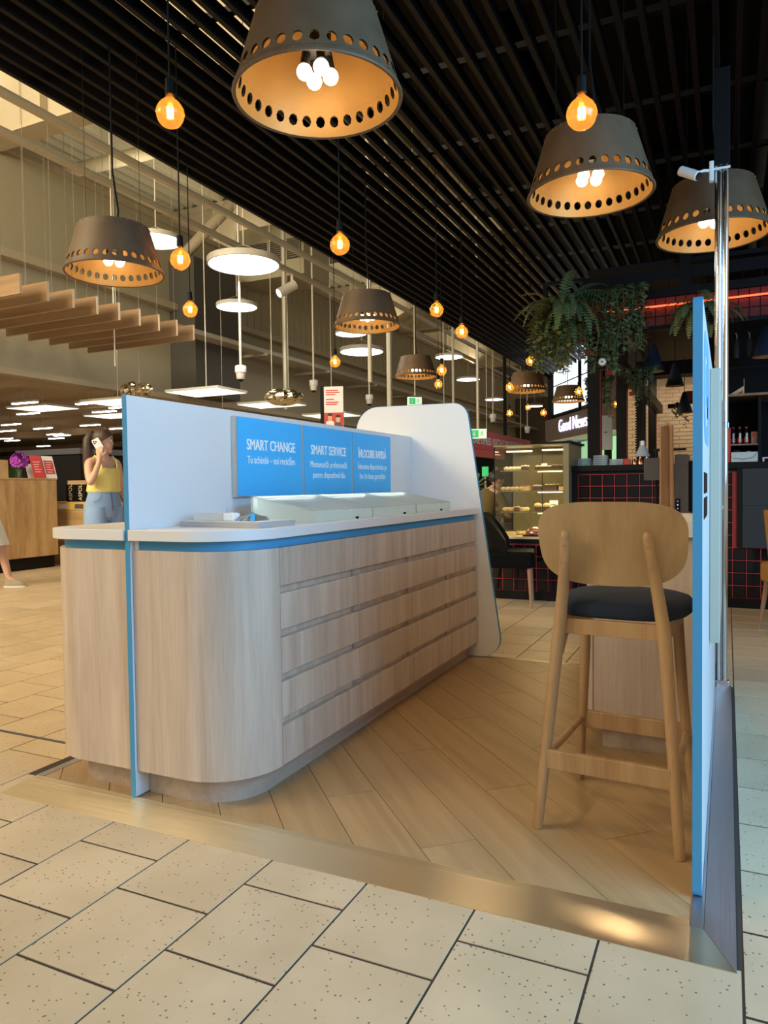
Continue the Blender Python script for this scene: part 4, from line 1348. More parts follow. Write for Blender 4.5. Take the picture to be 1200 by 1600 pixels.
obj('diffuser', MB().box(-0.42, 0.42, -0.05, 0.05, 0, 0.02), 'strip', st_l)
obj('housing', MB().box(-0.44, 0.44, -0.07, 0.07, 0.0205, 0.075), 'housing', st_l)
rod(st_l, 0.075, 0.008)
for i, (x, y) in enumerate([[-16.13, 12.979], [-18.226, 14.771], [-21.623, 16.845], [-23.996, 18.526], [-22.045, 18.456], [-23.886, 20.554], [-24.214, 21.176], [-25.712, 22.185], [-28.295, 22.083], [-27.501, 21.13], [-30.515, 25.555], [-19.712, 18.421], [-16.047, 15.518], [-14.845, 13.85], [-19.899, 19.915], [-14.805, 14.928]]):
    p = (x, y, 3.4)
    o = st_l if i == 0 else dup(st_l, p, st_l['label'])
    o.location = p
    hang(o, 3.49 if (y - 8) % 7 < 0.32 else 3.745)
for i, (p, lb) in enumerate((((-10.3, 10.75, 3.08), 'crumpled metallic foil balloon above the front corner of the divider panel'), ((-9.9, 12.75, 2.72), 'crumpled metallic foil balloon behind the middle of the divider panel'), ((-7.75, 12.0, 2.92), 'crumpled metallic foil balloon above the left end of the blue sign'))):
    t = thing('foil_balloon', lb, 'balloon', p, 0.3 * i, 'foil balloons')
    r_ = random.Random(i)
    m = MB().ball((0, 0, 0), 0.36, 28, 14, (1.0, 0.55, 0.42))
    for k, v in enumerate(m.v):
        a = math.atan2(v.y, v.x)
        m.v[k] = v * (1 + 0.10 * math.sin(9 * a + i) + r_.uniform(-0.06, 0.06))
    obj('envelope', m, 'foil', t, smooth=False, world=False)
    obj('string', MB().cyl((0.1, 0, 0.12), (0.1, 0, (9.597 if i else 3.89) - p[2]), 0.004, n=5), 'steelrail', t, world=False)

# ------------------------------------------------------------------ shop on the left
shp = thing('shop_counter', 'oak fronted shop counter with a black plinth at the left image edge', 'counter', (-9.7, 6.5, 0))
for k in range(4):
    y0 = 4.0 + k * 1.0125
    obj('front_board', MB().box(-9.37, -9.35, y0, y0 + 1.011, 0.185, 1.335), 'oakshop', shp)
obj('end_board', MB().box(-10.2, -9.372, 8.03, 8.05, 0.185, 1.335), 'oakshop', shp)
obj('carcass', MB().box(-10.2, -9.371, 4.0, 8.028, 0.185, 1.335), 'oakshop', shp)
obj('worktop', MB().box(-10.22, -9.345, 3.98, 8.06, 1.336, 1.360), 'oakshop_y', shp)
obj('plinth', MB().box(-10.15, -9.38, 4.0, 8.0, 0.0, 0.184), 'black', shp)
obj('rear_shelf', MB().box(-10.6, -10.23, 4.0, 7.9, 0.0, 1.66), 'oakshop_y', shp)
vs = thing('orchid_vase', 'purple orchid blossom in a small glass vase on the oak shop counter', 'flower', (-9.6, 8.0, 1.36))
obj('vase', MB().lathe([(0.0001, 1.361), (0.045, 1.362), (0.05, 1.40), (0.035, 1.46), (0.045, 1.50)], 14, (-9.62, 7.60, 0)), 'glass', vs, smooth=True)
for k in range(3):
    obj('stem', MB().tube([(-9.62, 7.60, 1.37), (-9.62 + 0.02 * (k - 1), 7.60 + 0.02 * k, 1.50), (-9.61 + 0.05 * (k - 1), 7.60 + 0.03 * k, 1.60)], 0.006, 6), 'stem', vs)
r_ = random.Random(9)
bl = MB()
for k in range(60):
    th, ph = r_.uniform(0, 2 * PI), math.acos(r_.uniform(-0.6, 1))
    d = Vector((math.sin(ph) * math.cos(th), math.sin(ph) * math.sin(th), math.cos(ph)))
    c = Vector((-9.62, 7.62, 1.62)) + d * 0.115
    a = d.orthogonal().normalized()
    b = d.cross(a)
    pts = [c + (a * math.cos(t) + b * math.sin(t)) * 0.045 + d * (0.012 if q % 2 else -0.008) for q, t in enumerate([2 * PI * q / 8 for q in range(8)])]
    bl.add([c - d * 0.01] + pts, [(0, 1 + q, 1 + (q + 1) % 8) for q in range(8)])
obj('blossom', bl, 'purple', vs, kind='stuff')
for nm, y, z0, w, h, lean, mm, lb in (('leaflet', 8.10, 1.362, 0.20, 0.20, 0.3, 'paper', 'blank white leaflet behind the red price card'), ('price_card', 8.26, 1.362, 0.26, 0.34, 0.3, 'red', 'red price card with white lines right of the orchid'),
                                      ('price_card', 8.52, 1.362, 0.26, 0.32, 0.3, 'paper', 'white bordered red price card nearest the woman')):
    pass
def card(y0, x, w, h, m_, name, lb, inner=None):
    t = thing(name, lb, 'card', (x, y0 + w / 2, 1.361), 0)
    up = Vector((-0.30, 0, 0.954))
    o_ = Vector((x, y0, 1.3615))
    def q(u, v, d):
        return o_ + Vector((0, 1, 0)) * u + up * v + Vector((0.954, 0, 0.30)) * d
    def plate(u0, u1, v0, v1, d0, d1):
        return MB().add([q(u0, v0, d0), q(u1, v0, d0), q(u1, v1, d0), q(u0, v1, d0), q(u0, v0, d1), q(u1, v0, d1), q(u1, v1, d1), q(u0, v1, d1)],
                        [(0, 3, 2, 1), (4, 5, 6, 7), (0, 1, 5, 4), (1, 2, 6, 5), (2, 3, 7, 6), (3, 0, 4, 7)])
    obj('sheet', plate(0, w, 0, h, 0, 0.004), m_, t)
    if inner:
        obj('print', plate(w * 0.08, w * 0.92, h * 0.18, h * 0.80, 0.0042, 0.005), inner, t)
    if m_ != 'paper' or inner:
        ln = MB()
        for k in range(5):
            v0 = h * (0.70 - 0.11 * k)
            b = plate(w * 0.18, w * (0.8 - 0.1 * (k % 3)), v0, v0 + h * 0.025, 0.0052, 0.006)
            ln.add(b.v, b.f)
        obj('printed_lines', ln, 'paper', t, kind='stuff')
    obj('prop', MB().add([q(w * 0.3, h * 0.5, -0.002), q(w * 0.7, h * 0.5, -0.002), q(w * 0.7, 0, -0.002) + Vector((-0.10, 0, 0.0)), q(w * 0.3, 0, -0.002) + Vector((-0.10, 0, 0.0))], [(0, 1, 2, 3)]), 'paper', t)
card(7.80, -9.66, 0.30, 0.235, 'paper', 'leaflet', 'white leaflet leaning behind the red price cards')
card(7.71, -9.42, 0.20, 0.36, 'red', 'price_card', 'tilted red price card right of the purple orchid')
card(7.96, -9.46, 0.20, 0.36, 'paper', 'price_card', 'white bordered red price card nearest the woman', 'red')
bx = thing('storage_box', 'large black box behind the price cards on the left shop shelf', 'box', (-10.4, 9.6, 1.2))
obj('box_body', MB().box(-11.6, -10.1, 9.2, 10.2, 0.0, 1.80), 'black', bx)
obj('lid', MB().box(-11.65, -10.05, 9.15, 10.25, 1.8005, 1.90), 'charcoal', bx)
for i, (y, z, h, mm, lb) in enumerate(((6.62, 1.662, 0.13, 'bottlered', 'red goods box left on the rear shop shelf'), (6.92, 1.662, 0.16, 'bottlered', 'red goods box in the middle of the rear shop shelf'), (7.24, 1.662, 0.15, 'bottlered', 'red goods box right on the rear shop shelf, near the orchid'))):
    t = thing('goods_box', lb, 'box', (-10.4, y, z), 0, 'red boxes on the rear shop shelf')
    obj('carton', MB().box(-10.56, -10.28, y - 0.13, y + 0.13, z, z + h), mm, t, bevel=0.004)
    obj('print', MB().prism(rrect(0.14, 0.05, 0.024, 4, y, z + h * 0.5), 'x', -10.2795, -10.278), 'paper', t)
gt_ = thing('goods_tray', 'green edged tray of jars at the left image edge on the rear shop shelf', 'tray', (-10.4, 6.2, 1.66))
obj('tray', MB().box(-10.56, -10.26, 5.9, 6.44, 1.662, 1.72), 'stem', gt_)
for k in range(4):
    obj('jar', MB().lathe([(0.0001, 1.7205), (0.05, 1.7205), (0.05, 1.80), (0.03, 1.83), (0.0001, 1.83)], 12, (-10.38, 5.98 + 0.125 * k, 0)), 'choc' if k % 2 else 'paper', gt_, smooth=True)
# oak display shelf with black books behind the woman
sh = thing('display_shelf', 'low oak display shelf with a yellow price strip, behind the woman', 'shelf', (-7.6, 8.6, 0))
obj('carcass', MB().box(-10.19, -5.6, 8.32, 9.08, 0.0, 0.99), 'oakshop_y', sh)
obj('back_board', MB().box(-10.19, -5.6, 9.0, 9.08, 0.991, 1.34), 'oakshop_y', sh)
obj('price_strip', MB().obox((-7.895, 8.312, 0.925), (2.295, 0.004, 0.060), (0.0, 0, 0)), 'kraft', sh)
for k in range(10):
    obj('price_tag', MB().box(-9.62 + 0.36 * k, -9.44 + 0.36 * k, 8.304, 8.3075, 0.885, 0.955), 'charcoal' if k else 'paper', sh)
for k in range(7):
    x = -9.55 + 0.215 * k
    t = thing('book', ['black book lettered in cream, leftmost on the oak shelf', 'black book lettered in cream, second on the oak shelf', 'black book on the oak shelf, third from the left', 'black book on the oak shelf behind the hair of the woman', 'black book on the oak shelf behind the woman, fifth of the row', 'black book on the oak shelf behind the woman, sixth of the row', 'black book on the oak shelf behind the woman, last of the row'][k], 'book', (x, 8.45, 0.99), 0, 'black books on the oak shelf')
    obj('cover', MB().box(x, x + 0.19, 8.40, 8.44, 0.9915, 1.265), 'black', t, bevel=0.003)
    obj('pages', MB().box(x + 0.004, x + 0.186, 8.405, 8.435, 1.2655, 1.2665), 'paper', t)
    if k < 2:
        text('title_lettering', 'ASPOL', 0.105, frame_mtx((x + 0.13, 8.3993, 1.010), (0, 0, 1), (-1, 0, 0)), 'icing', t, 0.82, 0.0004)
# more supermarket beyond: shelf blocks and a pillar
for i, (x0, x1, y0, y1, h, m_, lb) in enumerate(((-22, -18, 15, 16.2, 1.9, 'brownwall', 'dark supermarket shelf block beyond the oak counter'), (-34, -24, 24, 25.5, 2.1, 'teal', 'greenish supermarket shelf block far at left'),
                                              (-11.2, -6.4, 15.2, 16.0, 1.75, 'darkduct', 'grey shelf block seen between the woman and the divider panel'))):
    t = thing('shelf_block', lb, 'shelf', ((x0 + x1) / 2, y0, 0))
    obj('carcass', MB().box(x0, x1, y0 + 0.3, y1, 0, h), m_, t)
    for k in range(4):
        obj('shelf_board', MB().box(x0, x1, y0, y0 + 0.3, 0.1 + k * 0.48, 0.13 + k * 0.48), 'housing', t)
        g = MB()
        r_ = random.Random(i * 7 + k)
        x = x0 + 0.05
        while x < x1 - 0.3:
            w = r_.uniform(0.08, 0.25)
            g.box(x, x + w, y0 + 0.02, y0 + 0.28, 0.1305 + k * 0.48, 0.13 + k * 0.48 + r_.uniform(0.18, 0.36))
            x += w + 0.01
        obj('goods', g, ('paper', 'bottlered', 'kraft', 'stem')[(k + i) % 4], t, kind='stuff')

# ------------------------------------------------------------------ people
def skin_body(name, nodes, edges, parent, m, blobs=(), voxel=0.011, label=None):
    """nodes: key -> (point, radius); one continuous surface grown on the joints, head volumes fused in"""
    keys = list(nodes)
    me = bpy.data.meshes.new(name)
    me.from_pydata([nodes[k][0] for k in keys], [(keys.index(a), keys.index(b)) for a, b in edges], [])
    o = bpy.data.objects.new(name, me)
    COL.objects.link(o)
    sk = o.modifiers.new('skin', 'SKIN')
    sk.use_smooth_shade = True
    for i, k in enumerate(keys):
        r = nodes[k][1]
        me.skin_vertices[0].data[i].radius = (r, r) if not isinstance(r, tuple) else r
        me.skin_vertices[0].data[i].use_root = (i == 0)
    ss = o.modifiers.new('sub', 'SUBSURF')
    ss.levels = ss.render_levels = 2
    dg = bpy.context.evaluated_depsgraph_get()
    body = bpy.data.meshes.new_from_object(o.evaluated_get(dg))
    bpy.data.objects.remove(o)
    bm = bmesh.new()
    bm.from_mesh(body)
    for b in blobs:
        k = len(bm.verts)
        bm.verts.ensure_lookup_table()
        vs_ = [bm.verts.new(p) for p in b.v]
        for f in b.f:
            try:
                bm.faces.new([vs_[i] for i in f])
            except ValueError:
                pass
    bmesh.ops.recalc_face_normals(bm, faces=bm.faces)
    me2 = bpy.data.meshes.new(name)
    bm.to_mesh(me2)
    bm.free()
    o = bpy.data.objects.new(name, me2)
    COL.objects.link(o)
    rm = o.modifiers.new('remesh', 'REMESH')
    rm.mode = 'VOXEL'
    rm.voxel_size = voxel
    sm_ = o.modifiers.new('smooth', 'SMOOTH')
    sm_.factor = 0.5
    sm_.iterations = 2
    dg = bpy.context.evaluated_depsgraph_get()
    fin = bpy.data.meshes.new_from_object(o.evaluated_get(dg))
    bpy.data.objects.remove(o)
    for p in fin.polygons:
        p.use_smooth = True
    fin.materials.clear()
    fin.materials.append(M[m])
    o = bpy.data.objects.new(name, fin)
    COL.objects.link(o)
    o.parent = parent
    if label:
        o['label'] = label
    return o

def ell(c, rx, ry, n=20, yaw=0.0, e=1.0):
    out = []
    for k in range(n):
        t = 2 * PI * k / n
        x, y = math.copysign(abs(math.cos(t)) ** e, math.cos(t)) * rx, math.copysign(abs(math.sin(t)) ** e, math.sin(t)) * ry
        out.append(Vector((c[0] + x * math.cos(yaw) - y * math.sin(yaw), c[1] + x * math.sin(yaw) + y * math.cos(yaw), c[2])))
    return out

def head_parts(parent, c, yaw, pitch, hairm, pony=False, s=1.0):
    """returns blobs for the body mesh and links eyes, brows, mouth, hair; face looks along +y turned by yaw"""
    mx = Matrix.Translation(Vector(c)) @ Matrix.Rotation(yaw, 4, 'Z') @ Matrix.Rotation(pitch, 4, 'X') @ Matrix.Scale(s, 4)
    blobs = [MB().ball((0, -0.012, 0.025), 0.092, 20, 14, (0.82, 1.04, 1.06)).xf(mx),
             MB().ball((0, 0.028, -0.045), 0.060, 16, 12, (0.88, 0.95, 1.12)).xf(mx),
             MB().ball((0, 0.060, -0.098), 0.022, 10, 8).xf(mx),
             MB().add([Vector(p) for p in ((0, 0.086, 0.012), (-0.011, 0.082, -0.028), (0.011, 0.082, -0.028), (0, 0.108, -0.026), (0, 0.075, -0.036), (0, 0.06, 0.0))], [(0, 1, 3), (0, 3, 2), (1, 4, 3), (2, 3, 4), (0, 5, 1), (0, 2, 5), (1, 5, 4), (2, 4, 5)]).xf(mx)]
    for sx in (-1, 1):
        blobs.append(MB().ball((sx * 0.076, -0.018, -0.012), 0.026, 10, 8, (0.35, 0.7, 1.1)).xf(mx))
    for sx in (-1, 1):
        obj('eye', MB().ball((sx * 0.032, 0.073, 0.008), 0.0125, 10, 8, (1.15, 0.7, 0.7)).xf(mx), 'paper', parent, smooth=True, world=False)
        obj('iris', MB().ball((sx * 0.032, 0.0805, 0.008), 0.0058, 8, 6, (1, 0.5, 1)).xf(mx), 'lens', parent, smooth=True, world=False)
        obj('eyebrow', MB().tube([(sx * 0.018, 0.084, 0.026), (sx * 0.034, 0.083, 0.030), (sx * 0.050, 0.073, 0.025)], 0.0036, 6).xf(mx), hairm, parent, world=False)
    obj('mouth', MB().ball((0, 0.082, -0.060), 0.020, 12, 6, (1.0, 0.42, 0.34)).xf(mx), 'lips', parent, smooth=True, world=False)
    # hair cap: a shell over the skull, open at the face
    hb = MB()
    nu, nv = 24, 12
    for j in range(nv + 1):
        for i in range(nu):
            t = 2 * PI * i / nu
            back = 0.5 - 0.5 * math.sin(t)              # 0 front, 1 back
            vmax = R(64) + R(78) * back ** 0.8
            v = vmax * j / nv
            r = 0.103 + 0.004 * math.sin(7 * t)
            hb.v.append(Vector((0.84 * r * math.sin(v) * math.cos(t), -0.013 + 1.05 * r * math.sin(v) * math.sin(t), 0.026 + 1.07 * r * math.cos(v))))
    for j in range(nv):
        hb.f += [(j * nu + i, j * nu + (i + 1) % nu, (j + 1) * nu + (i + 1) % nu, (j + 1) * nu + i) for i in range(nu)]
    obj('hair', hb.xf(mx), hairm, parent, smooth=True, world=False)
    if pony:
        pts = [(0, -0.095, 0.062), (0, -0.128, 0.060), (0.004, -0.150, 0.005), (0.006, -0.146, -0.10), (0.004, -0.140, -0.24), (0.0, -0.135, -0.36), (0, -0.125, -0.47)]
        obj('ponytail', MB().tube(pts, [0.026, 0.036, 0.046, 0.050, 0.044, 0.032, 0.006], 14).xf(mx), hairm, parent, smooth=True, world=False)
        obj('hair_tie', MB().cyl((0, -0.100, 0.062), (0, -0.118, 0.064), 0.031, n=14).xf(mx), 'black', parent, world=False)
    return blobs

def fingers(nodes, edges, key, palm, d, nrm, curl, side):
    """five jointed fingers rooted in the palm; d points along the hand, nrm out of the palm"""
    d, nrm = Vector(d).normalized(), Vector(nrm).normalized()
    w = d.cross(nrm).normalized() * side
    p0 = Vector(palm)
    for q, (o_, ln) in enumerate(((-0.030, 0.066), (-0.010, 0.078), (0.010, 0.074), (0.030, 0.058))):
        b = p0 + w * o_ + d * 0.03
        m1 = b + (d * math.cos(curl * .4) + nrm * math.sin(curl * .4)) * ln * 0.5
        m2 = m1 + (d * math.cos(curl) + nrm * math.sin(curl)) * ln * 0.5
        for nm, p, r in (('b', b, 0.0095), ('m', m1, 0.0088), ('t', m2, 0.0072)):
            nodes['%s%d%s' % (key, q, nm)] = (p, r)
        edges += [(key, '%s%db' % (key, q)), ('%s%db' % (key, q), '%s%dm' % (key, q)), ('%s%dm' % (key, q), '%s%dt' % (key, q))]
    a = p0 - w * 0.034 - d * 0.012
    b = a - w * 0.022 + d * 0.030 + nrm * 0.012
    c = b + d * 0.028 + nrm * 0.012
    for nm, p, r in (('ta', a, 0.0115), ('tb', b, 0.010), ('tc', c, 0.008)):
        nodes[key + nm] = (p, r)
    edges += [(key, key + 'ta'), (key + 'ta', key + 'tb'), (key + 'tb', key + 'tc')]

# woman on the phone (local frame: +y is where her chest faces)
wo = thing('person', 'woman in yellow camisole and pale jeans holding a white phone to her ear', 'person', (-6.16, 5.92, 0.0), R(-98.7))
S = 1.09
N_ = {'pel': ((0, 0, 0.93), 0.115), 'wst': ((0, 0.0, 1.05), 0.095), 'chs': ((0, 0.0, 1.22), (0.115, 0.10)), 'upc': ((0, -0.005, 1.345), (0.09, 0.07)), 'nk0': ((0, -0.01, 1.40), 0.050), 'nk1': ((0.0, 0.0, 1.47), 0.046),
      'shr': ((0.165, -0.005, 1.350), 0.050), 'elr': ((0.215, 0.095, 1.115), 0.039), 'wrr': ((0.150, 0.150, 1.335), 0.026), 'har': ((0.128, 0.125, 1.410), (0.030, 0.022)),
      'shl': ((-0.165, -0.005, 1.350), 0.050), 'ell': ((-0.235, -0.045, 1.10), 0.037), 'wrl': ((-0.215, 0.055, 0.90), 0.025), 'hal': ((-0.195, 0.085, 0.83), (0.030, 0.022)),
      'hpr': ((0.09, 0, 0.87), 0.095), 'knr': ((0.105, 0.02, 0.48), 0.058), 'anr': ((0.11, -0.02, 0.09), 0.036), 'ftr': ((0.115, 0.07, 0.035), 0.034), 'tor': ((0.12, 0.15, 0.028), 0.026),
      'hpl': ((-0.09, 0, 0.87), 0.095), 'knl': ((-0.115, 0.03, 0.48), 0.058), 'anl': ((-0.13, 0.0, 0.09), 0.036), 'ftl': ((-0.14, 0.09, 0.035), 0.034), 'tol': ((-0.15, 0.17, 0.028), 0.026)}
E_ = [('pel', 'wst'), ('wst', 'chs'), ('chs', 'upc'), ('upc', 'nk0'), ('nk0', 'nk1'), ('upc', 'shr'), ('shr', 'elr'), ('elr', 'wrr'), ('wrr', 'har'), ('upc', 'shl'), ('shl', 'ell'), ('ell', 'wrl'), ('wrl', 'hal'),
      ('pel', 'hpr'), ('hpr', 'knr'), ('knr', 'anr'), ('anr', 'ftr'), ('ftr', 'tor'), ('pel', 'hpl'), ('hpl', 'knl'), ('knl', 'anl'), ('anl', 'ftl'), ('ftl', 'tol')]
fingers(N_, E_, 'har', N_['har'][0], (-0.12, -0.10, 0.95), (-0.75, -0.45, -0.1), 0.7, 1)
fingers(N_, E_, 'hal', N_['hal'][0], (0.10, 0.30, -0.95), (0.9, 0.1, 0.1), 0.5, 1)
N_ = {k: (tuple(Vector(p) * S), (r * S if not isinstance(r, tuple) else tuple(q * S for q in r))) for k, (p, r) in N_.items()}
HY = R(46)
hc = Vector((0.005, 0.03, 1.555)) * S
bl_ = head_parts(wo, hc, HY, R(-4), 'hair', True, S)
skin_body('body', N_, E_, wo, 'skin', bl_, 0.009)
# camisole with ruffle, straps
def ringset(rows, S=S, n=28):
    return [ell(Vector(c) * S, rx * S, ry * S, n) for c, rx, ry in rows]
cm = MB().loft(ringset([((0, 0.0, 1.045), 0.158, 0.128), ((0, 0.0, 1.06), 0.170, 0.140), ((0, 0.0, 1.12), 0.164, 0.134), ((0, 0.008, 1.20), 0.158, 0.138), ((0, 0.012, 1.27), 0.150, 0.130), ((0, 0.008, 1.315), 0.136, 0.112)]), False)
for k, v in enumerate(cm.v):
    a = math.atan2(v.y, v.x)
    lv = k // 28
    cm.v[k] = v + Vector((math.cos(a), math.sin(a), 0)) * 0.006 * math.sin(9 * a + lv) - Vector((0, 0, (0.035 if lv == 5 else 0.01 if lv == 4 else 0) * max(0, math.sin(a)) ** 2))
obj('camisole', cm, 'yellow', wo, smooth=True, world=False)
rf = MB()
for k in range(44):
    a0 = 2 * PI * k / 44
    rr = 1.03 + 0.05 * (k % 2)
    for z, w in ((1.318, 1.0), (1.285, rr)):
        rf.v.append(Vector((0.140 * w * math.cos(a0), 0.008 + 0.118 * w * math.sin(a0), z - 0.035 * max(0, math.sin(a0)) ** 2)) * S)
rf.f = [(2 * k, 2 * ((k + 1) % 44), 2 * ((k + 1) % 44) + 1, 2 * k + 1) for k in range(44)]
obj('ruffle', rf, 'yellow', wo, world=False)
for sx in (-1, 1):
    pts = [Vector((sx * 0.085, 0.108, 1.285)), Vector((sx * 0.098, 0.075, 1.365)), Vector((sx * 0.100, 0.015, 1.408)), Vector((sx * 0.095, -0.05, 1.375)), Vector((sx * 0.08, -0.085, 1.31))]
    obj('strap', MB().tube([p * S for p in pts], 0.009, 8), 'yellow', wo, smooth=True, world=False)
# jeans: waist block and two wide legs
jm = MB().loft(ringset([((0, 0, 1.065), 0.150, 0.118), ((0, 0, 1.03), 0.158, 0.126), ((0, -0.005, 0.95), 0.182, 0.142), ((0, -0.005, 0.87), 0.192, 0.146), ((0, 0, 0.80), 0.194, 0.132), ((0, 0, 0.765), 0.12, 0.09)], n=28))
obj('jeans_hip', jm, 'denim', wo, smooth=True, world=False)
for sx in (-1, 1):
    lg = MB().loft(ringset([((sx * 0.092, 0, 0.90), 0.098, 0.130), ((sx * 0.098, 0.0, 0.80), 0.107, 0.129), ((sx * 0.108, 0.015, 0.60), 0.098, 0.112), ((sx * 0.115, 0.02, 0.45), 0.098, 0.108), ((sx * 0.122, 0.0, 0.25), 0.104, 0.112), ((sx * 0.125, -0.005, 0.07), 0.108, 0.118)], n=20))
    obj('jeans_leg', lg, 'denim', wo, smooth=True, world=False)
    obj('pocket_seam', MB().tube([Vector((sx * 0.10, 0.118, 1.02)) * S, Vector((sx * 0.130, 0.112, 0.97)) * S, Vector((sx * 0.172, 0.07, 0.95)) * S], 0.003, 5), 'navylamp', wo, world=False)
obj('fly_seam', MB().tube([Vector((0.01, 0.128, 1.05)) * S, Vector((0.008, 0.145, 0.95)) * S, Vector((0.0, 0.142, 0.86)) * S], 0.0035, 5), 'navylamp', wo, world=False)
obj('waistband', MB().loft(ringset([((0, 0, 1.035), 0.160, 0.128), ((0, 0, 1.07), 0.154, 0.122)], n=28), False), 'denim', wo, smooth=True, world=False)
obj('bracelet', MB().cyl(Vector((-0.2165, 0.045, 0.925)) * S, Vector((-0.2155, 0.050, 0.910)) * S, 0.034, n=14), 'paper', wo, world=False)
# phone held at the ear
ph = thing('phone', 'white smartphone with dark camera dots held at the ear of the woman', 'phone', (0, 0, 0))
pc = Vector((0.108, 0.090, 1.50)) * S
wx = Matrix.Translation(Vector((-6.16, 5.92, 0))) @ Matrix.Rotation(R(-98.7), 4, 'Z')
pm = wx @ Matrix.Translation(pc) @ Matrix.Rotation(HY - R(6), 4, 'Z') @ Matrix.Rotation(R(28), 4, 'X')
ph.location = (pm @ Vector((0, 0, 0)))
obj('phone_body', MB().prism(rrect(0.083, 0.168, 0.014, 4), 'x', -0.005, 0.005).xf(pm), 'phonecase', ph, bevel=0.002)
for (y, z) in ((-0.022, 0.062), (-0.022, 0.040), (-0.002, 0.051)):
    obj('camera_lens', MB().cyl((0.0052, y, z), (0.0075, y, z), 0.0085, n=10).xf(pm), 'lens', ph)

# passer-by leaving the frame at left: only a bare calf, shoe and pale skirt hem show
pw = thing('person', 'passer-by in a white skirt and beige shoes walking out of the left image edge', 'person', (-8.13, 5.87, 0.0), R(-65))
N2 = {'pel': ((0, 0, 0.98), 0.12), 'wst': ((0, 0.0, 1.10), 0.10), 'chs': ((0, 0.0, 1.30), (0.12, 0.10)), 'upc': ((0, 0, 1.44), (0.09, 0.07)), 'nk0': ((0, 0, 1.50), 0.05), 'nk1': ((0, 0.01, 1.57), 0.047),
      'shr': ((0.17, 0, 1.44), 0.05), 'elr': ((0.22, -0.08, 1.18), 0.04), 'wrr': ((0.22, 0.03, 0.97), 0.027), 'har': ((0.22, 0.06, 0.90), (0.03, 0.022)),
      'shl': ((-0.17, 0, 1.44), 0.05), 'ell': ((-0.22, -0.08, 1.18), 0.04), 'wrl': ((-0.21, -0.14, 0.95), 0.027), 'hal': ((-0.205, -0.155, 0.88), (0.03, 0.022)),
      'hpr': ((0.09, 0, 0.92), 0.10), 'knr': ((0.10, -0.03, 0.52), 0.060), 'clr': ((0.10, -0.12, 0.36), 0.058), 'anr': ((0.10, -0.24, 0.11), 0.040), 'ftr': ((0.10, -0.15, 0.05), 0.036), 'tor': ((0.10, -0.06, 0.035), 0.028),
      'hpl': ((-0.09, 0, 0.92), 0.10), 'knl': ((-0.10, 0.20, 0.52), 0.060), 'cll': ((-0.10, 0.22, 0.36), 0.056), 'anl': ((-0.10, 0.28, 0.11), 0.040), 'ftl': ((-0.10, 0.37, 0.05), 0.036), 'tol': ((-0.10, 0.45, 0.035), 0.028)}
E2 = [('pel', 'wst'), ('wst', 'chs'), ('chs', 'upc'), ('upc', 'nk0'), ('nk0', 'nk1'), ('upc', 'shr'), ('shr', 'elr'), ('elr', 'wrr'), ('wrr', 'har'), ('upc', 'shl'), ('shl', 'ell'), ('ell', 'wrl'), ('wrl', 'hal'),
      ('pel', 'hpr'), ('hpr', 'knr'), ('knr', 'clr'), ('clr', 'anr'), ('anr', 'ftr'), ('ftr', 'tor'), ('pel', 'hpl'), ('hpl', 'knl'), ('knl', 'cll'), ('cll', 'anl'), ('anl', 'ftl'), ('ftl', 'tol')]
fingers(N2, E2, 'har', N2['har'][0], (0, 0.2, -0.95), (-1, 0, 0), 0.5, 1)
fingers(N2, E2, 'hal', N2['hal'][0], (0, -0.2, -0.95), (1, 0, 0), 0.5, 1)
bl_ = head_parts(pw, (0, 0.04, 1.66), 0, 0, 'hair', True)
skin_body('body', N2, E2, pw, 'skin2', bl_, 0.011)
sk_ = MB().loft([ell((0, 0, 1.14), 0.145, 0.115, 28), ell((0, 0, 1.0), 0.20, 0.16, 28), ell((0, 0.02, 0.8), 0.225, 0.21, 28), ell((0, 0.03, 0.52), 0.25, 0.29, 28)], False)
for k, v in enumerate(sk_.v):
    a = math.atan2(v.y, v.x)
    sk_.v[k] = v + Vector((math.cos(a), math.sin(a), 0)) * 0.02 * math.sin(11 * a) * (1.15 - v.z)
obj('skirt', sk_, 'whitecloth', pw, smooth=True, world=False)
obj('blouse', MB().loft([ell((0, 0, 1.08), 0.155, 0.125, 24), ell((0, 0.01, 1.30), 0.165, 0.14, 24), ell((0, 0, 1.42), 0.17, 0.10, 24), ell((0, 0, 1.47), 0.09, 0.07, 24)], False), 'whitecloth', pw, smooth=True, world=False)
for sx, y in ((1, -0.15), (-1, 0.37)):
    sh_ = obj('shoe', MB().loft([ell((sx * 0.10, y - 0.02, 0.003), 0.042, 0.125, 18), ell((sx * 0.10, y - 0.02, 0.03), 0.047, 0.130, 18), ell((sx * 0.10, y - 0.03, 0.065), 0.045, 0.110, 18), ell((sx * 0.10, y - 0.065, 0.095), 0.044, 0.062, 18)]), 'shoe', pw, smooth=True, world=False)
    obj('sole', MB().loft([ell((sx * 0.10, y - 0.02, 0.0), 0.050, 0.134, 18), ell((sx * 0.10, y - 0.02, 0.014), 0.050, 0.134, 18)]), 'paper', sh_, world=False)

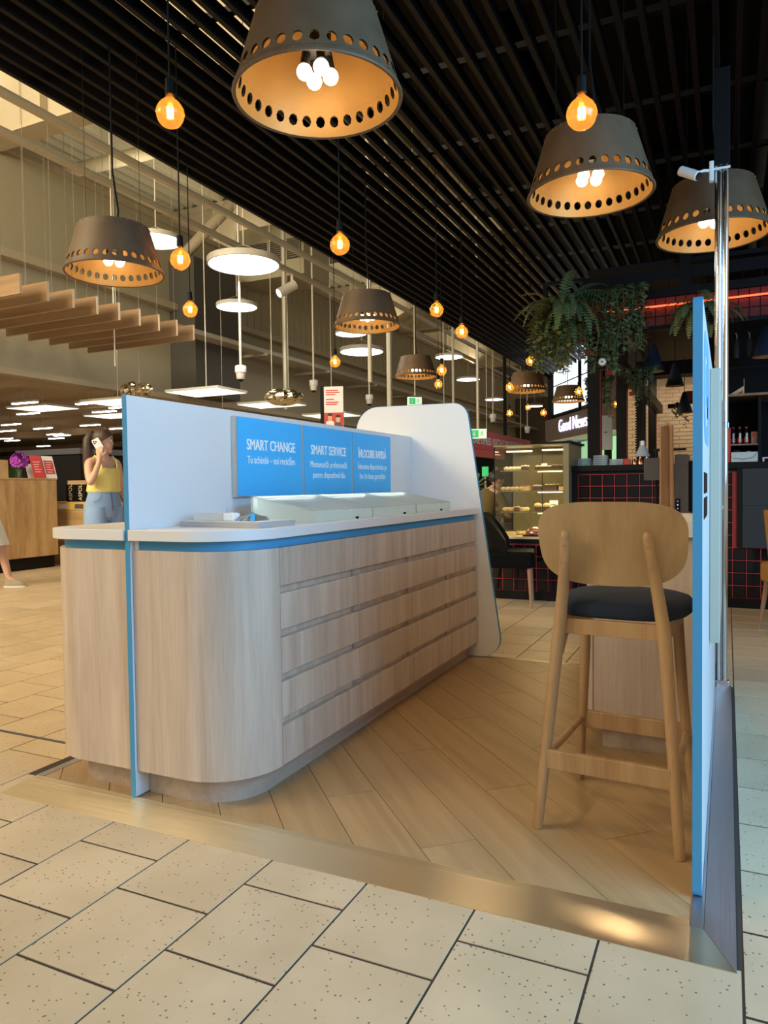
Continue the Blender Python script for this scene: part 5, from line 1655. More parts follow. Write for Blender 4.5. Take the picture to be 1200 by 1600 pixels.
# ------------------------------------------------------------------ bar: tiled counter
GP = 0.1165
bar_ = thing('bar_counter', 'long black tiled bar counter with red joints behind the stool and the right panel', 'counter', (-0.3, 7.7, 0))
obj('carcass', MB().box(-1.405, 1.60, 7.462, 8.08, 0.09, 1.284), 'redgrout', bar_)
obj('plinth', MB().box(-1.40, 1.60, 7.48, 8.06, 0.0, 0.089), 'black', bar_)
obj('kick_board', MB().box(-1.40, 1.60, 7.448, 7.4615, 0.0, 0.088), 'blackmetal', bar_)
obj('corner_post', MB().box(-1.408, -1.356, 7.446, 7.4615, 0.09, 1.284), 'black', bar_)
obj('top_strip', MB().box(-1.355, 0.081, 7.455, 7.4615, 1.2585, 1.284), 'black', bar_)
obj('bar_top', MB().box(-1.42, 1.62, 7.42, 8.12, 1.2845, 1.344), 'black', bar_, bevel=0.003)
tme = {}
def black_tile(w, h):
    k = (round(w, 3), round(h, 3))
    if k not in tme:
        m = MB()
        b = 0.006
        hw_, hh_ = w / 2, h / 2
        m.add([(-hw_, 0, -hh_), (hw_, 0, -hh_), (hw_, 0, hh_), (-hw_, 0, hh_), (-hw_ + b, -0.007, -hh_ + b), (hw_ - b, -0.007, -hh_ + b), (hw_ - b, -0.007, hh_ - b), (-hw_ + b, -0.007, hh_ - b)],
              [(0, 1, 5, 4), (1, 2, 6, 5), (2, 3, 7, 6), (3, 0, 4, 7), (4, 5, 6, 7)])
        tme[k] = mesh_of('wall_tile', m, M['blacktile'])
    return tme[k]
def lay(parent, xs, zs, y, w, h):
    for x in xs:
        for z in zs:
            o = bpy.data.objects.new('wall_tile', black_tile(w, h))
            COL.objects.link(o)
            o.parent = parent
            o.location = Vector((x, y, z)) - wloc(parent)
zrows = [0.089 + GP * (k + 0.5) for k in range(10)]
lay(bar_, [-1.352 + GP * (k + 0.5) for k in range(12)], zrows, 7.4615, GP - 0.009, GP - 0.009)
lay(bar_, [-1.352 + GP * (k + 0.5) for k in range(12, 22)], zrows[:4], 7.4615, GP - 0.009, GP - 0.009)
lay(bar_, [-1.352 + GP * (k + 0.5) for k in (12,)], zrows[4:], 7.4615, 0.05, GP - 0.009)
sp = thing('slate_panel', 'dark slate hatch set in the bar counter at the right image edge', 'panel', (0.6, 7.44, 0.9))
obj('frame', MB().box(0.082, 0.128, 7.435, 7.4535, 0.56, 1.284), 'black', sp)
obj('upper_board', MB().box(0.1285, 1.2, 7.43, 7.4535, 0.947, 1.283), 'slate', sp)
obj('lower_board', MB().box(0.1285, 1.2, 7.431, 7.4535, 0.56, 0.944), 'slate', sp)
# display case base and case
cb_ = thing('case_base', 'black tiled base with red joints under the pastry case', 'base', (-1.8, 7.6, 0))
obj('carcass', MB().box(-2.20, -1.412, 7.262, 8.0, 0.09, 0.60), 'redgrout', cb_)
obj('plinth', MB().box(-2.20, -1.412, 7.25, 8.0, 0.0, 0.089), 'black', cb_)
obj('top_rail', MB().box(-2.20, -1.412, 7.245, 7.2615, 0.575, 0.612), 'black', cb_)
lay(cb_, [-2.198 + GP * (k + 0.5) for k in range(6)], zrows[:4], 7.2615, GP - 0.009, GP - 0.009)
pc_ = thing('pastry_case', 'lit glass pastry case with an olive bronze frame beside the black bar', 'display case', (-1.8, 7.6, 0.61))
CX0, CX1, CY0, CY1, CZ0, CZ1 = -2.172, -1.412, 7.29, 7.98, 0.613, 1.552
obj('floor_plate', MB().box(CX0, CX1, CY0, CY1, CZ0, CZ0 + 0.022), 'icing', pc_)
obj('right_frame', MB().box(CX1 - 0.055, CX1, CY0, CY0 + 0.03, CZ0 + 0.0225, CZ1), 'tan_frame', pc_)
obj('right_side', MB().box(CX1 - 0.012, CX1, CY0 + 0.031, CY1, CZ0 + 0.0225, CZ1), 'tan_frame', pc_)
obj('left_post', MB().box(CX0, CX0 + 0.010, CY0, CY0 + 0.010, CZ0 + 0.0225, CZ1), 'black', pc_)
obj('back_post', MB().box(CX0, CX0 + 0.012, CY1 - 0.012, CY1, CZ0 + 0.0225, CZ1), 'black', pc_)
obj('mullion', MB().box(-1.812, -1.806, CY1 - 0.10, CY1 - 0.09, CZ0 + 0.0225, CZ1), 'black', pc_)
obj('front_glass', MB().box(CX0 + 0.011, CX1 - 0.056, CY0 + 0.002, CY0 + 0.006, CZ0 + 0.023, CZ1 - 0.001), 'glass', pc_)
obj('left_glass', MB().box(CX0 + 0.002, CX0 + 0.006, CY0 + 0.012, CY1 - 0.014, CZ0 + 0.023, CZ1 - 0.001), 'glass', pc_)
obj('back_wall', MB().box(CX0 + 0.013, CX1 - 0.013, CY1 - 0.006, CY1, CZ0 + 0.023, CZ1 - 0.001), 'case_back', pc_)
obj('top_plate', MB().box(CX0 - 0.004, CX1 + 0.004, CY0 - 0.004, CY1 + 0.004, CZ1, CZ1 + 0.012), 'tan_frame', pc_)
obj('roof_slab', MB().box(-1.72, CX1 + 0.03, CY0 - 0.008, CY1 + 0.02, CZ1 + 0.0125, CZ1 + 0.034), 'black', pc_)
obj('led_tube', MB().box(-1.72, CX1 - 0.06, CY0 + 0.20, CY0 + 0.22, CZ1 - 0.045, CZ1 - 0.03), 'ledcase', pc_)
obj('led_tube', MB().box(CX0 + 0.05, -1.85, CY0 + 0.30, CY0 + 0.32, CZ1 - 0.045, CZ1 - 0.03), 'ledcase', pc_)
shelfz = [0.885, 1.100, 1.310]
for z in shelfz:
    for (a, b) in ((-1.80, CX1 - 0.014), (CX0 + 0.03, -1.84)):
        obj('shelf', MB().box(a, b, CY0 + 0.12, CY1 - 0.12, z - 0.008, z), 'glass', pc_)
        obj('shelf_edge', MB().box(a, b, CY0 + 0.112, CY0 + 0.1195, z - 0.011, z + 0.001), 'tan_frame', pc_)
    obj('led_tube', MB().box(-1.75, CX1 - 0.09, CY0 + 0.13, CY0 + 0.142, z - 0.022, z - 0.012), 'ledcase', pc_)
light('pastry_case_glow', 'AREA', (-1.8, 7.62, CZ1 - 0.06), 5.0, (1.0, 0.78, 0.38), (0, 0, 0), 0.6, 0.4)
light('pastry_case_glow', 'AREA', (-1.65, 7.58, 1.08), 2.2, (1.0, 0.80, 0.42), (0, 0, 0), 0.4, 0.3)
light('pastry_case_glow', 'AREA', (-1.65, 7.58, 0.86), 2.2, (1.0, 0.80, 0.42), (0, 0, 0), 0.4, 0.3)
def cake(x, y, z, w, d, h, base, top, name, lb, grp=None):
    t = thing(name, lb, 'pastry', (x, y, z), 0, grp)
    r_ = random.Random(int(x * 1000))
    m = MB().box(-w / 2, w / 2, -d / 2, d / 2, 0.0005, h * 0.7)
    obj('sponge', m, base, t, world=False, bevel=0.004)
    tp = MB()
    for k in range(max(3, int(w / 0.02))):
        tp.ball((-w / 2 + w * (k + 0.5) / max(3, int(w / 0.02)) + r_.uniform(-.004, .004), r_.uniform(-d / 4, d / 4), h * 0.72), 0.016, 8, 5, (1, 1.5, 0.55 + r_.random() * .4))
    obj('topping', tp, top, t, smooth=True, world=False, kind='stuff')
yy = CY0 + 0.2
cake(-1.70, yy, 1.3105, 0.17, 0.12, 0.050, 'choc', 'icing', 'cake_slice', 'dark cake slab with pale glaze on the top shelf of the case')
cake(-1.555, yy, 1.3105, 0.12, 0.12, 0.060, 'choc', 'choc', 'cake_slice', 'all dark chocolate slab on the top shelf of the case')
cake(-1.765, yy, 1.1005, 0.085, 0.08, 0.065, 'choc', 'icing', 'layer_cake', 'small layer cake left on the second shelf')
cake(-1.625, yy, 1.1005, 0.135, 0.10, 0.080, 'choc', 'icing', 'layer_cake', 'wide layer cake in the middle of the second shelf')
cake(-1.515, yy, 1.1005, 0.060, 0.08, 0.060, 'cream', 'choc', 'layer_cake', 'golden cake slice right of the wide layer cake')
cake(-1.452, yy - 0.03, 1.1005, 0.055, 0.08, 0.070, 'cream', 'cream', 'layer_cake', 'golden pastry at the right frame on the second shelf')
for x, lb in ((-1.765, 'muffin in a dark cup, left on the third shelf'), (-1.675, 'muffin in a dark cup, right beside the other muffin')):
    t = thing('muffin', lb, 'pastry', (x, yy, 0.8855), 0, 'muffins on the third shelf')
    obj('paper_cup', MB().lathe([(0.0001, 0.0005), (0.028, 0.0005), (0.040, 0.062)], 16), 'choc', t, world=False)
    r_ = random.Random(int(-x * 100))
    m = MB().ball((0, 0, 0.060), 0.042, 16, 8, (1, 1, 0.62))
    m.v = [v * (1 + r_.uniform(-0.04, 0.04)) for v in m.v]
    obj('muffin_top', m, 'cream', t, smooth=True, world=False)
cake(-1.585, yy, 0.8855, 0.09, 0.08, 0.055, 'cream', 'icing', 'pastry', 'yellow pastry right of the muffins')
for k, (x, z, w, lb) in enumerate(((-2.05, 1.1005, 0.20, 'heap of yellow pastry left on the second shelf'), (-2.08, 0.8855, 0.09, 'yellow bun far left on the third shelf'), (-1.95, 0.8855, 0.10, 'flat yellow bun on the third shelf, left part'),
                                  (-2.03, 1.3105, 0.16, 'pale pastry heap left on the top shelf'), (-1.93, 0.6355, 0.13, 'yellow croissant on the case floor, left'), (-1.58, 0.6355, 0.10, 'yellow croissant on the case floor, right'))):
    t = thing('bun', lb, 'pastry', (x, yy + 0.06, z), 0)
    r_ = random.Random(k)
    m = MB()
    for q in range(5):
        m.ball((-w / 2 + w * q / 4, r_.uniform(-0.02, 0.02), 0.022), 0.026, 10, 6, (1.2, 1.1, 0.85))
    obj('crust', m, 'cream' if k != 3 else 'icing', t, smooth=True, world=False, kind='stuff')
for k, (x, z, w, base, top, lb) in enumerate(((-2.06, 0.6355, 0.12, 'cream', 'choc', 'glazed loaf far left on the case floor'), (-1.90, 1.3105, 0.07, 'choc', 'icing', 'small dark slice left of the mullion on the top shelf'),
                                                (-1.885, 1.1005, 0.07, 'cream', 'berry', 'red topped tartlet left of the mullion on the second shelf'), (-1.48, 0.8855, 0.06, 'cream', 'choc', 'dark topped tartlet right on the third shelf'),
                                                (-1.47, 0.6355, 0.08, 'choc', 'icing', 'dark slice at the right end of the case floor'), (-1.99, 0.8855, 0.05, 'choc', 'cream', 'dark bun between yellow buns on the third shelf'))):
    cake(x, yy + 0.02, z, w, 0.08, 0.06, base, top, 'pastry', lb)
t = thing('cake_box', 'clear domed box with a red glazed cake on the case floor', 'cake', (-1.78, CY0 + 0.11, 0.6355))
obj('tray', MB().prism(rrect(0.22, 0.15, 0.02, 4), 'z', 0.0005, 0.010), 'black', t, world=False)
obj('glazed_cake', MB().prism(rrect(0.16, 0.10, 0.03, 5), 'z', 0.0105, 0.055), 'berry', t, world=False, bevel=0.008)
obj('dome', MB().ball((0, 0, 0.012), 0.1, 20, 10, (1.0, 0.68, 0.85)), 'clear', t, smooth=True, world=False)
for k, (x, z, h, lb) in enumerate(((-1.625, 0.8855, 0.11, 'white price card standing behind the muffins'), (-1.80, 1.1005, 0.06, 'small white price card left on the second shelf'), (-1.72, 1.3105, 0.07, 'small white price card on the top shelf'))):
    t = thing('price_card', lb, 'card', (x, yy + 0.10, z), 0)
    obj('sheet', MB().obox((0, 0, h / 2 + 0.001), (h * 0.4, 0.0015, h / 2), (-0.15, 0, 0)), 'paper', t, world=False)
    obj('printed_lines', MB().obox((0, -0.002, h * 0.6), (h * 0.26, 0.0008, h * 0.03), (-0.15, 0, 0)), 'charcoal', t, world=False)

# clear clamshell boxes and other things on the bar
for k, (x0, x1, h, n_, lb) in enumerate(((-1.375, -1.245, 0.078, 4, 'stack of clear clamshell boxes at the left end of the bar'), (-1.225, -1.085, 0.105, 5, 'tallest stack of clear clamshell boxes on the bar'), (-1.065, -0.93, 0.062, 3, 'low stack of clear clamshell boxes on the bar'))):
    t = thing('clamshell_stack', lb, 'boxes', ((x0 + x1) / 2, 7.62, 1.344), 0, 'clamshell stacks on the bar')
    for q in range(n_):
        z0 = 1.3445 + h * q / n_
        obj('clamshell', MB().box(x0 + 0.002 * q, x1 - 0.002 * q, 7.55, 7.69, z0, z0 + h / n_ - 0.002), 'clam', t, bevel=0.004)
t = thing('pink_box', 'small pink carton between clamshell boxes and copper bottles on the bar', 'box', (-0.90, 7.62, 1.344))
obj('carton', MB().box(-0.925, -0.872, 7.56, 7.66, 1.3445, 1.405), 'berry', t, bevel=0.003)
for k in range(3):
    x = -0.835 + 0.058 * k
    t = thing('copper_bottle', ['copper bottle nearest the pink carton', 'copper bottle in the middle of three', 'copper bottle left of the grey screen'][k], 'bottle', (x, 7.62, 1.344), 0, 'copper bottles on the bar')
    obj('glass_body', MB().lathe([(0.0001, 0.0005), (0.024, 0.0005), (0.024, 0.035), (0.010, 0.055), (0.009, 0.078), (0.0001, 0.078)], 14), 'copper', t, smooth=True, world=False)
hl = thing('heat_lamp', 'grey cone lamp on black chains hanging over the bar', 'lamp', (-0.77, 7.75, 1.45))
obj('cone', MB().lathe([(0.075, 1.43), (0.035, 1.52), (0.026, 1.54)], 20, (-0.77, 7.75, 0)), 'plasticgrey', hl, smooth=True)
obj('neck', MB().lathe([(0.026, 1.5402), (0.026, 1.585), (0.0001, 1.585)], 16, (-0.77, 7.75, 0)), 'alu', hl, smooth=True)
obj('cord', MB().tube([(-0.77, 7.75, 1.585), (-0.76, 7.75, 1.9), (-0.77, 7.75, 2.6)], 0.006, 6), 'black', hl)
for s in (-1, 1):
    m = MB()
    for q in range(44):
        m.ball((-0.77 + s * 0.062, 7.75, 1.44 + 0.0265 * q), 0.009, 6, 4)
    obj('chain', m, 'black', hl, kind='stuff')

# pergola: posts, beams, red tiled band with neon
pg = thing('bar_pergola', 'black steel pergola over the bar with a red tiled band and beams', 'pergola', (-0.5, 7.3, 0))
for (x, y, z1) in ((-1.37, 8.60, 3.2), (-1.345, 10.80, 3.2), (-1.31, 13.0, 3.2), (-1.28, 14.7, 3.2)):
    obj('post', MB().box(x - 0.07, x + 0.07, y - 0.07, y + 0.07, 0.0, z1), 'blackmetal', pg)
    obj('red_strip', MB().box(x + 0.0705, x + 0.076, y - 0.075, y - 0.05, 0.0, 2.45), 'redgrout', pg)
obj('front_beam', MB().box(-1.24, 2.2, 7.28, 7.36, 2.885, 2.96), 'blackmetal', pg)
obj('upper_beam', MB().box(-1.24, 2.2, 7.28, 7.36, 3.03, 3.14), 'blackmetal', pg)
obj('lower_rail', MB().box(-1.24, 2.2, 7.27, 7.36, 2.585, 2.622), 'blackmetal', pg)
for k in range(13):
    obj('bar', MB().cyl((-1.12 + 0.155 * k, 7.32, 2.96), (-1.12 + 0.155 * k, 7.32, 3.03), 0.006, n=6), 'blackmetal', pg)
obj('corner_post', MB().box(-0.40, -0.30, 7.27, 7.37, 2.96, 3.40), 'blackmetal', pg)
obj('square_frame', ring_poly(0.1, 0.1, 0.001, 0.08, 0.08, 0.001, 0, 0, 0, 0.04).xf(Matrix.Translation((-1.45, 7.3, 3.0)) @ Matrix.Rotation(PI / 2, 4, 'Z') @ Matrix.Scale(4.2, 4, (0, 1, 0)) @ Matrix.Scale(3.2, 4, (0, 0, 1))), 'blackmetal', pg)
rbk = obj('tile_band', MB().box(-1.22, 2.2, 7.312, 7.35, 2.6225, 2.8845), 'black', pg)
rt = MB().box(-0.039, 0.039, -0.006, 0, -0.0385, 0.0385)
rtm = mesh_of('red_tile', rt, M['redtile'])
for i in range(22):
    for j in range(3):
        o = bpy.data.objects.new('red_tile', rtm)
        COL.objects.link(o)
        o.parent = rbk
        o.location = Vector((-1.175 + 0.087 * i, 7.3115, 2.666 + 0.087 * j)) - wloc(rbk)
obj('neon_tube', MB().cyl((-1.21, 7.285, 2.797), (2.1, 7.285, 2.822), 0.0085, n=8), 'neon', pg, smooth=True)
obj('side_beam', MB().box(-1.24, -1.12, 7.37, 15, 2.50, 2.66), 'blackmetal', pg)
for k in range(9):
    obj('lattice', MB().box(-1.45, -1.24, 7.6 + 0.82 * k, 7.66 + 0.82 * k, 2.60, 2.66), 'redgrout', pg)
obj('roof', MB().box(-1.24, 2.4, 7.37, 15.2, 3.20, 3.24), 'black', pg)
obj('inner_beam', MB().box(-1.119, 2.2, 11.5, 11.62, 2.75, 2.95), 'blackmetal', pg)
obj('red_lamp_box', MB().box(-0.62, -0.2, 12.6, 12.7, 2.42, 2.62), 'redtile', pg)
light('neon_glow', 'AREA', (0.3, 7.22, 2.81), 0.6, (1.0, 0.10, 0.04), (R(90), 0, 0), 3.0, 0.03)
# hanging cone lamps
nl = thing('cone_lamp', 'navy cone lamp with gold inside, nearest, right of the ivy', 'lamp', (0, 0, 0), 0, 'navy cone lamps')
obj('cone', MB().lathe([(0.115, 0.0), (0.035, 0.27), (0.02, 0.30), (0.0001, 0.30)], 24), 'navylamp', nl, smooth=True)
obj('lining', MB().lathe([(0.112, 0.001), (0.033, 0.265)], 24), 'gold', nl, smooth=True, label='gold lining')
obj('bulb', MB().ball((0, 0, 0.09), 0.03, 10, 8), 'cream', nl, smooth=True)
obj('cord', MB().cyl((0, 0, 0.30), (0, 0, 0.82), 0.005, n=6), 'black', nl)
for i, (p, lb) in enumerate((((-0.735, 8.54, 2.38), ''), ((-0.62, 10.26, 2.42), 'navy cone lamp with gold inside, second behind the nearest'), ((-0.56, 11.4, 2.17), 'dark cone lamp deepest under the pergola'), ((0.33, 8.1, 2.38), 'cone lamp cut by the right image edge'))):
    o = nl if i == 0 else dup(nl, p, lb)
    o.location = p
# brick wall at the back of the bar
bw = struct('wall_brick', MB().box(-2.0, 2.4, 15.26, 15.5, 0.0, 3.2), 'mortar')
for j in range(23):
    for i in range(10):
        L = 0.235
        x = -1.95 + (i + 0.5) * (L + 0.012) + (0.12 if j % 2 else 0)
        z = 1.36 + j * 0.0755
        if x > 0.4 or z > 3.1:
            continue
        key = 'b'
        if 'brick' not in tme:
            tme['brick'] = mesh_of('brick', MB().box(-L / 2, L / 2, -0.015, 0, -0.032, 0.032), M['brick'])
        o = bpy.data.objects.new('brick', tme['brick'])
        COL.objects.link(o)
        o.parent = bw
        o.location = (x, 15.26 - rnd.uniform(-0.004, 0.004) * 0 - 0.0005 * (i % 3), z)
light('brick_fill', 'AREA', (-0.9, 14.2, 2.9), 14, (1.0, 0.80, 0.55), (R(35), 0, 0), 1.5, 0.3)  # area fill added to brighten the brick wall, no lamp modelled there

# back unit at right
bu = thing('back_shelving', 'dark shelving unit behind the bar at the right image edge', 'shelf', (0.6, 8.6, 0))
obj('back_board', MB().box(-0.30, 1.8, 9.0, 9.05, 0.0, 3.19), 'black', bu)
obj('side_board', MB().box(-0.02, 0.0, 8.3, 8.999, 0.0, 2.03), 'blackmetal', bu)
obj('side_board', MB().box(0.28, 0.31, 8.3, 8.999, 0.0, 2.03), 'blackmetal', bu)
obj('shelf_board', MB().box(-0.03, 1.6, 8.25, 8.999, 2.0305, 2.055), 'brownwood', bu)
obj('shelf_board', MB().box(0.0005, 0.2795, 8.3, 8.999, 1.535, 1.55), 'brownwood', bu)
obj('work_surface', MB().box(0.0005, 0.2795, 8.3, 8.999, 1.30, 1.33), 'black', bu)
for z in (2.32, 2.45):
    obj('rail', MB().box(-0.02, 0.9, 8.32, 8.34, z, z + 0.012), 'blackmetal', bu)
for k in range(2):
    t = thing('drink_dispenser', ['hanging dark drink dispenser nearest the chrome pole', 'hanging dark drink dispenser right of its twin'][k], 'dispenser', (0.085 + 0.115 * k, 8.22, 2.4), 0, 'hanging dispensers')
    x = 0.085 + 0.115 * k
    obj('bottle_body', MB().lathe([(0.0001, 2.405), (0.024, 2.41), (0.026, 2.43), (0.026, 2.55), (0.014, 2.585), (0.012, 2.60), (0.0001, 2.60)], 16, (x, 8.22, 0)), 'slate', t, smooth=True)
    obj('hook', MB().tube([(x, 8.22, 2.60), (x, 8.22, 2.64), (x - 0.012, 8.22, 2.66)], 0.005, 6), 'plasticgrey', t)
for k in range(3):
    x = 0.055 + 0.062 * k
    t = thing('bottle', ['dark bottle with red cap and label nearest the chrome pole', 'dark bottle with red cap in the middle of three', 'dark bottle with red cap beside the brown carton'][k], 'bottle', (x, 8.42, 1.55), 0, 'red capped bottles')
    obj('glass_body', MB().lathe([(0.0001, 0.001), (0.026, 0.001), (0.026, 0.125), (0.012, 0.152), (0.011, 0.165)], 14), 'lens', t, smooth=True, world=False)
    obj('label', MB().lathe([(0.0265, 0.02), (0.0265, 0.06)], 14), 'bottlered', t, smooth=True, world=False)
    obj('white_label', MB().box(-0.006, 0.012, -0.0285, -0.0262, 0.02, 0.115), 'paper', t, world=False)
    obj('cap', MB().cyl((0, 0, 0.165), (0, 0, 0.18), 0.012, n=10), 'bottlered', t, world=False)
t = thing('carton', 'brown carton with a red patch right of the three dark bottles', 'box', (0.248, 8.42, 1.55))
obj('carton_body', MB().box(0.221, 0.277, 8.39, 8.45, 1.551, 1.675), 'brownwood', t, bevel=0.002)
obj('red_patch', MB().box(0.228, 0.256, 8.387, 8.3895, 1.62, 1.668), 'bottlered', t)
t = thing('red_carton', 'bright red carton half hidden by the chrome pole', 'box', (0.005, 8.15, 1.344))
obj('carton_body', MB().box(-0.03, 0.03, 8.02, 8.08, 1.3445, 1.70), 'red', t, bevel=0.002)
t = thing('serving_tray', 'pale plastic tray standing on the bar at right', 'tray', (0.14, 8.0, 1.344))
obj('tray_wall', MB().box(0.035, 0.27, 7.99, 8.0, 1.3445, 1.455), 'white_tray', t, bevel=0.004)
obj('tray_base', MB().box(0.035, 0.27, 8.0005, 8.07, 1.3445, 1.352), 'white_tray', t)
obj('cable', MB().tube([(0.05, 7.985, 1.40), (0.14, 7.982, 1.385), (0.22, 7.984, 1.40), (0.265, 7.986, 1.45)], 0.004, 6), 'plasticgrey', t)
t = thing('bar_tap', 'small white tap on the bar at the right image edge', 'tap', (0.33, 7.9, 1.344))
obj('post', MB().cyl((0.315, 7.9, 1.3445), (0.315, 7.9, 1.385), 0.008, n=10), 'camwhite', t)
obj('spout', MB().tube([(0.305, 7.9, 1.388), (0.36, 7.9, 1.39), (0.42, 7.9, 1.385)], 0.007, 8), 'camwhite', t)
t = thing('coffee_grinder', 'dark low machine on the back work surface under the bottles', 'machine', (0.14, 8.5, 1.33))
obj('housing', MB().box(0.04, 0.25, 8.40, 8.6, 1.3305, 1.44), 'charcoal', t, bevel=0.01)
obj('hopper', MB().box(0.06, 0.12, 8.42, 8.5, 1.4405, 1.49), 'slate', t)
obj('handle', MB().cyl((0.20, 8.45, 1.4405), (0.20, 8.45, 1.48), 0.02, n=10), 'plasticgrey', t)
t = thing('pennant', 'small triangular beige pennant on the upper shelf by the chrome pole', 'pennant', (0.09, 8.3, 2.055))
obj('board', MB().prism([(0.02, 2.0555), (0.15, 2.0555), (0.15, 2.135)], 'y', 8.30, 8.308), 'icing', t)
obj('motif', MB().prism([(0.08, 2.062), (0.142, 2.062), (0.142, 2.09)], 'y', 8.297, 8.2998), 'berry', t)
obj('stick', MB().cyl((0.152, 8.304, 2.0555), (0.152, 8.304, 2.21), 0.003, n=6), 'icing', t)

# ferns and ivy on the pergola
def frond(m, base, d, ln, droop, w, n=17):
    d = Vector(d).normalized()
    side = d.cross(Vector((0, 0, 1)))
    side = side.normalized() if side.length > 1e-3 else Vector((1, 0, 0))
    p, prev = Vector(base), Vector(base)
    pts = []
    cur = d.copy()
    for i in range(n + 1):
        pts.append(p.copy())
        cur = (cur + Vector((0, 0, -droop / n))).normalized()
        p = p + cur * ln / n
    for i in range(1, n):
        t = i / n
        a = (pts[i + 1] - pts[i - 1]).normalized()
        l = w * (math.sin(PI * min(1, 0.12 + t * 0.88)) ** 0.6) * (1 - 0.45 * t)
        nn = side.cross(a)
        for s in (-1, 1):
            tip = pts[i] + side * s * l + a * l * 0.35 + nn * 0.02 * l
            b0 = pts[i] - a * ln / n * 0.36
            b1 = pts[i] + a * ln / n * 0.40
            mid = pts[i] + side * s * l * 0.55 + a * l * 0.22 + nn * 0.14 * l
            k = len(m.v)
            m.v += [b0, mid - a * ln / n * 0.38, tip, mid + a * ln / n * 0.34, b1]
            m.f += [(k, k + 1, k + 3, k + 4), (k + 1, k + 2, k + 3)]
def fern(name, lb, c, n, ln, seed, spread=1.0, m_='grass_fern', up=0.5):
    t = thing(name, lb, 'plant', c)
    r_ = random.Random(seed)
    obj('planter', MB().box(-0.12 * spread, 0.12 * spread, -0.06, 0.06, -0.10, 0.0), 'black', t, world=False)
    for k in range(n):
        a = r_.uniform(0, 2 * PI)
        m = MB()
        frond(m, (r_.uniform(-0.12, 0.12) * spread, r_.uniform(-0.05, 0.05), 0.0), (math.cos(a) * r_.uniform(0.5, 1), math.sin(a) * r_.uniform(0.4, 1), r_.uniform(0.1, up * 2)), ln * r_.uniform(0.7, 1.15), r_.uniform(1.5, 3.4), 0.078 * r_.uniform(0.8, 1.25))
        obj('frond', m, m_ if r_.random() < 0.75 else 'olive_fern', t, world=False)
    return t
fern('hanging_fern', 'large green fern at the left corner of the pergola, left of the ivy', (-1.42, 7.16, 2.86), 72, 0.52, 1)
def hang_mass(name, lb, c, n, seed, dx, m_, zl):
    t = thing(name, lb, 'plant', c)
    r_ = random.Random(seed)
    obj('planter', MB().box(-dx, dx, 0.0, 0.10, -0.06, 0.0), 'black', t, world=False)
    lf = MB()
    for k in range(n):
        x, y = r_.uniform(-dx, dx), r_.uniform(-0.10, 0.05)
        L = zl * r_.uniform(0.35, 1.0)
        pts = [Vector((x, y, 0.0)), Vector((x + r_.uniform(-.05, .05), y - 0.05, -L * 0.15 + 0.03)), Vector((x + r_.uniform(-.06, .06), y - 0.06, -L * 0.55)), Vector((x + r_.uniform(-.07, .07), y - 0.05, -L))]
        obj('stem', MB().tube(pts, 0.003, 5), 'stem', t, world=False)
        q = 0
        cnt = int(L / 0.017)
        for i in range(cnt):
            u = i / cnt * 3
            a = int(min(u, 2.999))
            p = pts[a].lerp(pts[a + 1], u - a)
            th = r_.uniform(0, 2 * PI)
            d = Vector((math.cos(th), math.sin(th), r_.uniform(-0.7, 0.3))).normalized()
            s = d.cross(Vector((0, 0, 1))).normalized()
            sz = r_.uniform(0.044, 0.080)
            nn = s.cross(d)
            k0 = len(lf.v)
            lf.v += [p, p + d * sz * .45 + s * sz * .42, p + d * sz * 1.15 - nn * sz * .2, p + d * sz * .45 - s * sz * .42, p + d * sz * .5 + nn * sz * .08]
            lf.f += [(k0, k0 + 1, k0 + 4), (k0 + 1, k0 + 2, k0 + 4), (k0 + 2, k0 + 3, k0 + 4), (k0 + 3, k0, k0 + 4)]
    obj('foliage', lf, m_, t, world=False, kind='stuff')
    return t
hang_mass('trailing_plant', 'olive trailing plant hanging below the large fern', (-1.50, 7.14, 2.74), 40, 4, 0.20, 'olive_fern', 0.55)
hang_mass('hanging_ivy', 'dark ivy trailing over the left part of the red tiled band', (-1.10, 7.20, 2.97), 22, 5, 0.14, 'ivy', 0.80)
hang_mass('hanging_ivy', 'dark ivy trailing over the red tiled band, right of the other ivy', (-0.82, 7.20, 3.0), 18, 6, 0.14, 'ivy', 0.66)
fl_ = thing('white_blossom', 'single white flower in the ivy beside the black post', 'flower', (-1.06, 7.10, 2.30))
m = MB()
for k in range(7):
    a = 2 * PI * k / 7
    m.ball((0.02 * math.cos(a), 0, 0.02 * math.sin(a)), 0.017, 8, 5, (1, 0.4, 1))
obj('petals', m, 'whiteflower', fl_, smooth=True, world=False, kind='stuff')
fern('hanging_fern', 'smaller fern behind the top of the right panel and the chrome pole', (-0.20, 7.16, 2.70), 40, 0.36, 3, 0.7)
hang_mass('hanging_ivy', 'ivy hanging above the grey cone lamp over the bar', (-0.80, 8.0, 2.35), 10, 8, 0.10, 'ivy', 0.42)
hang_mass('hanging_ivy', 'thin ivy before the brick wall, right of the walnut boards', (-0.72, 12.5, 2.42), 6, 9, 0.14, 'ivy', 0.40)
hang_mass('hanging_ivy', 'ivy behind the first black post, in front of the shop windows', (-1.52, 9.9, 2.55), 12, 10, 0.16, 'ivy', 0.55)

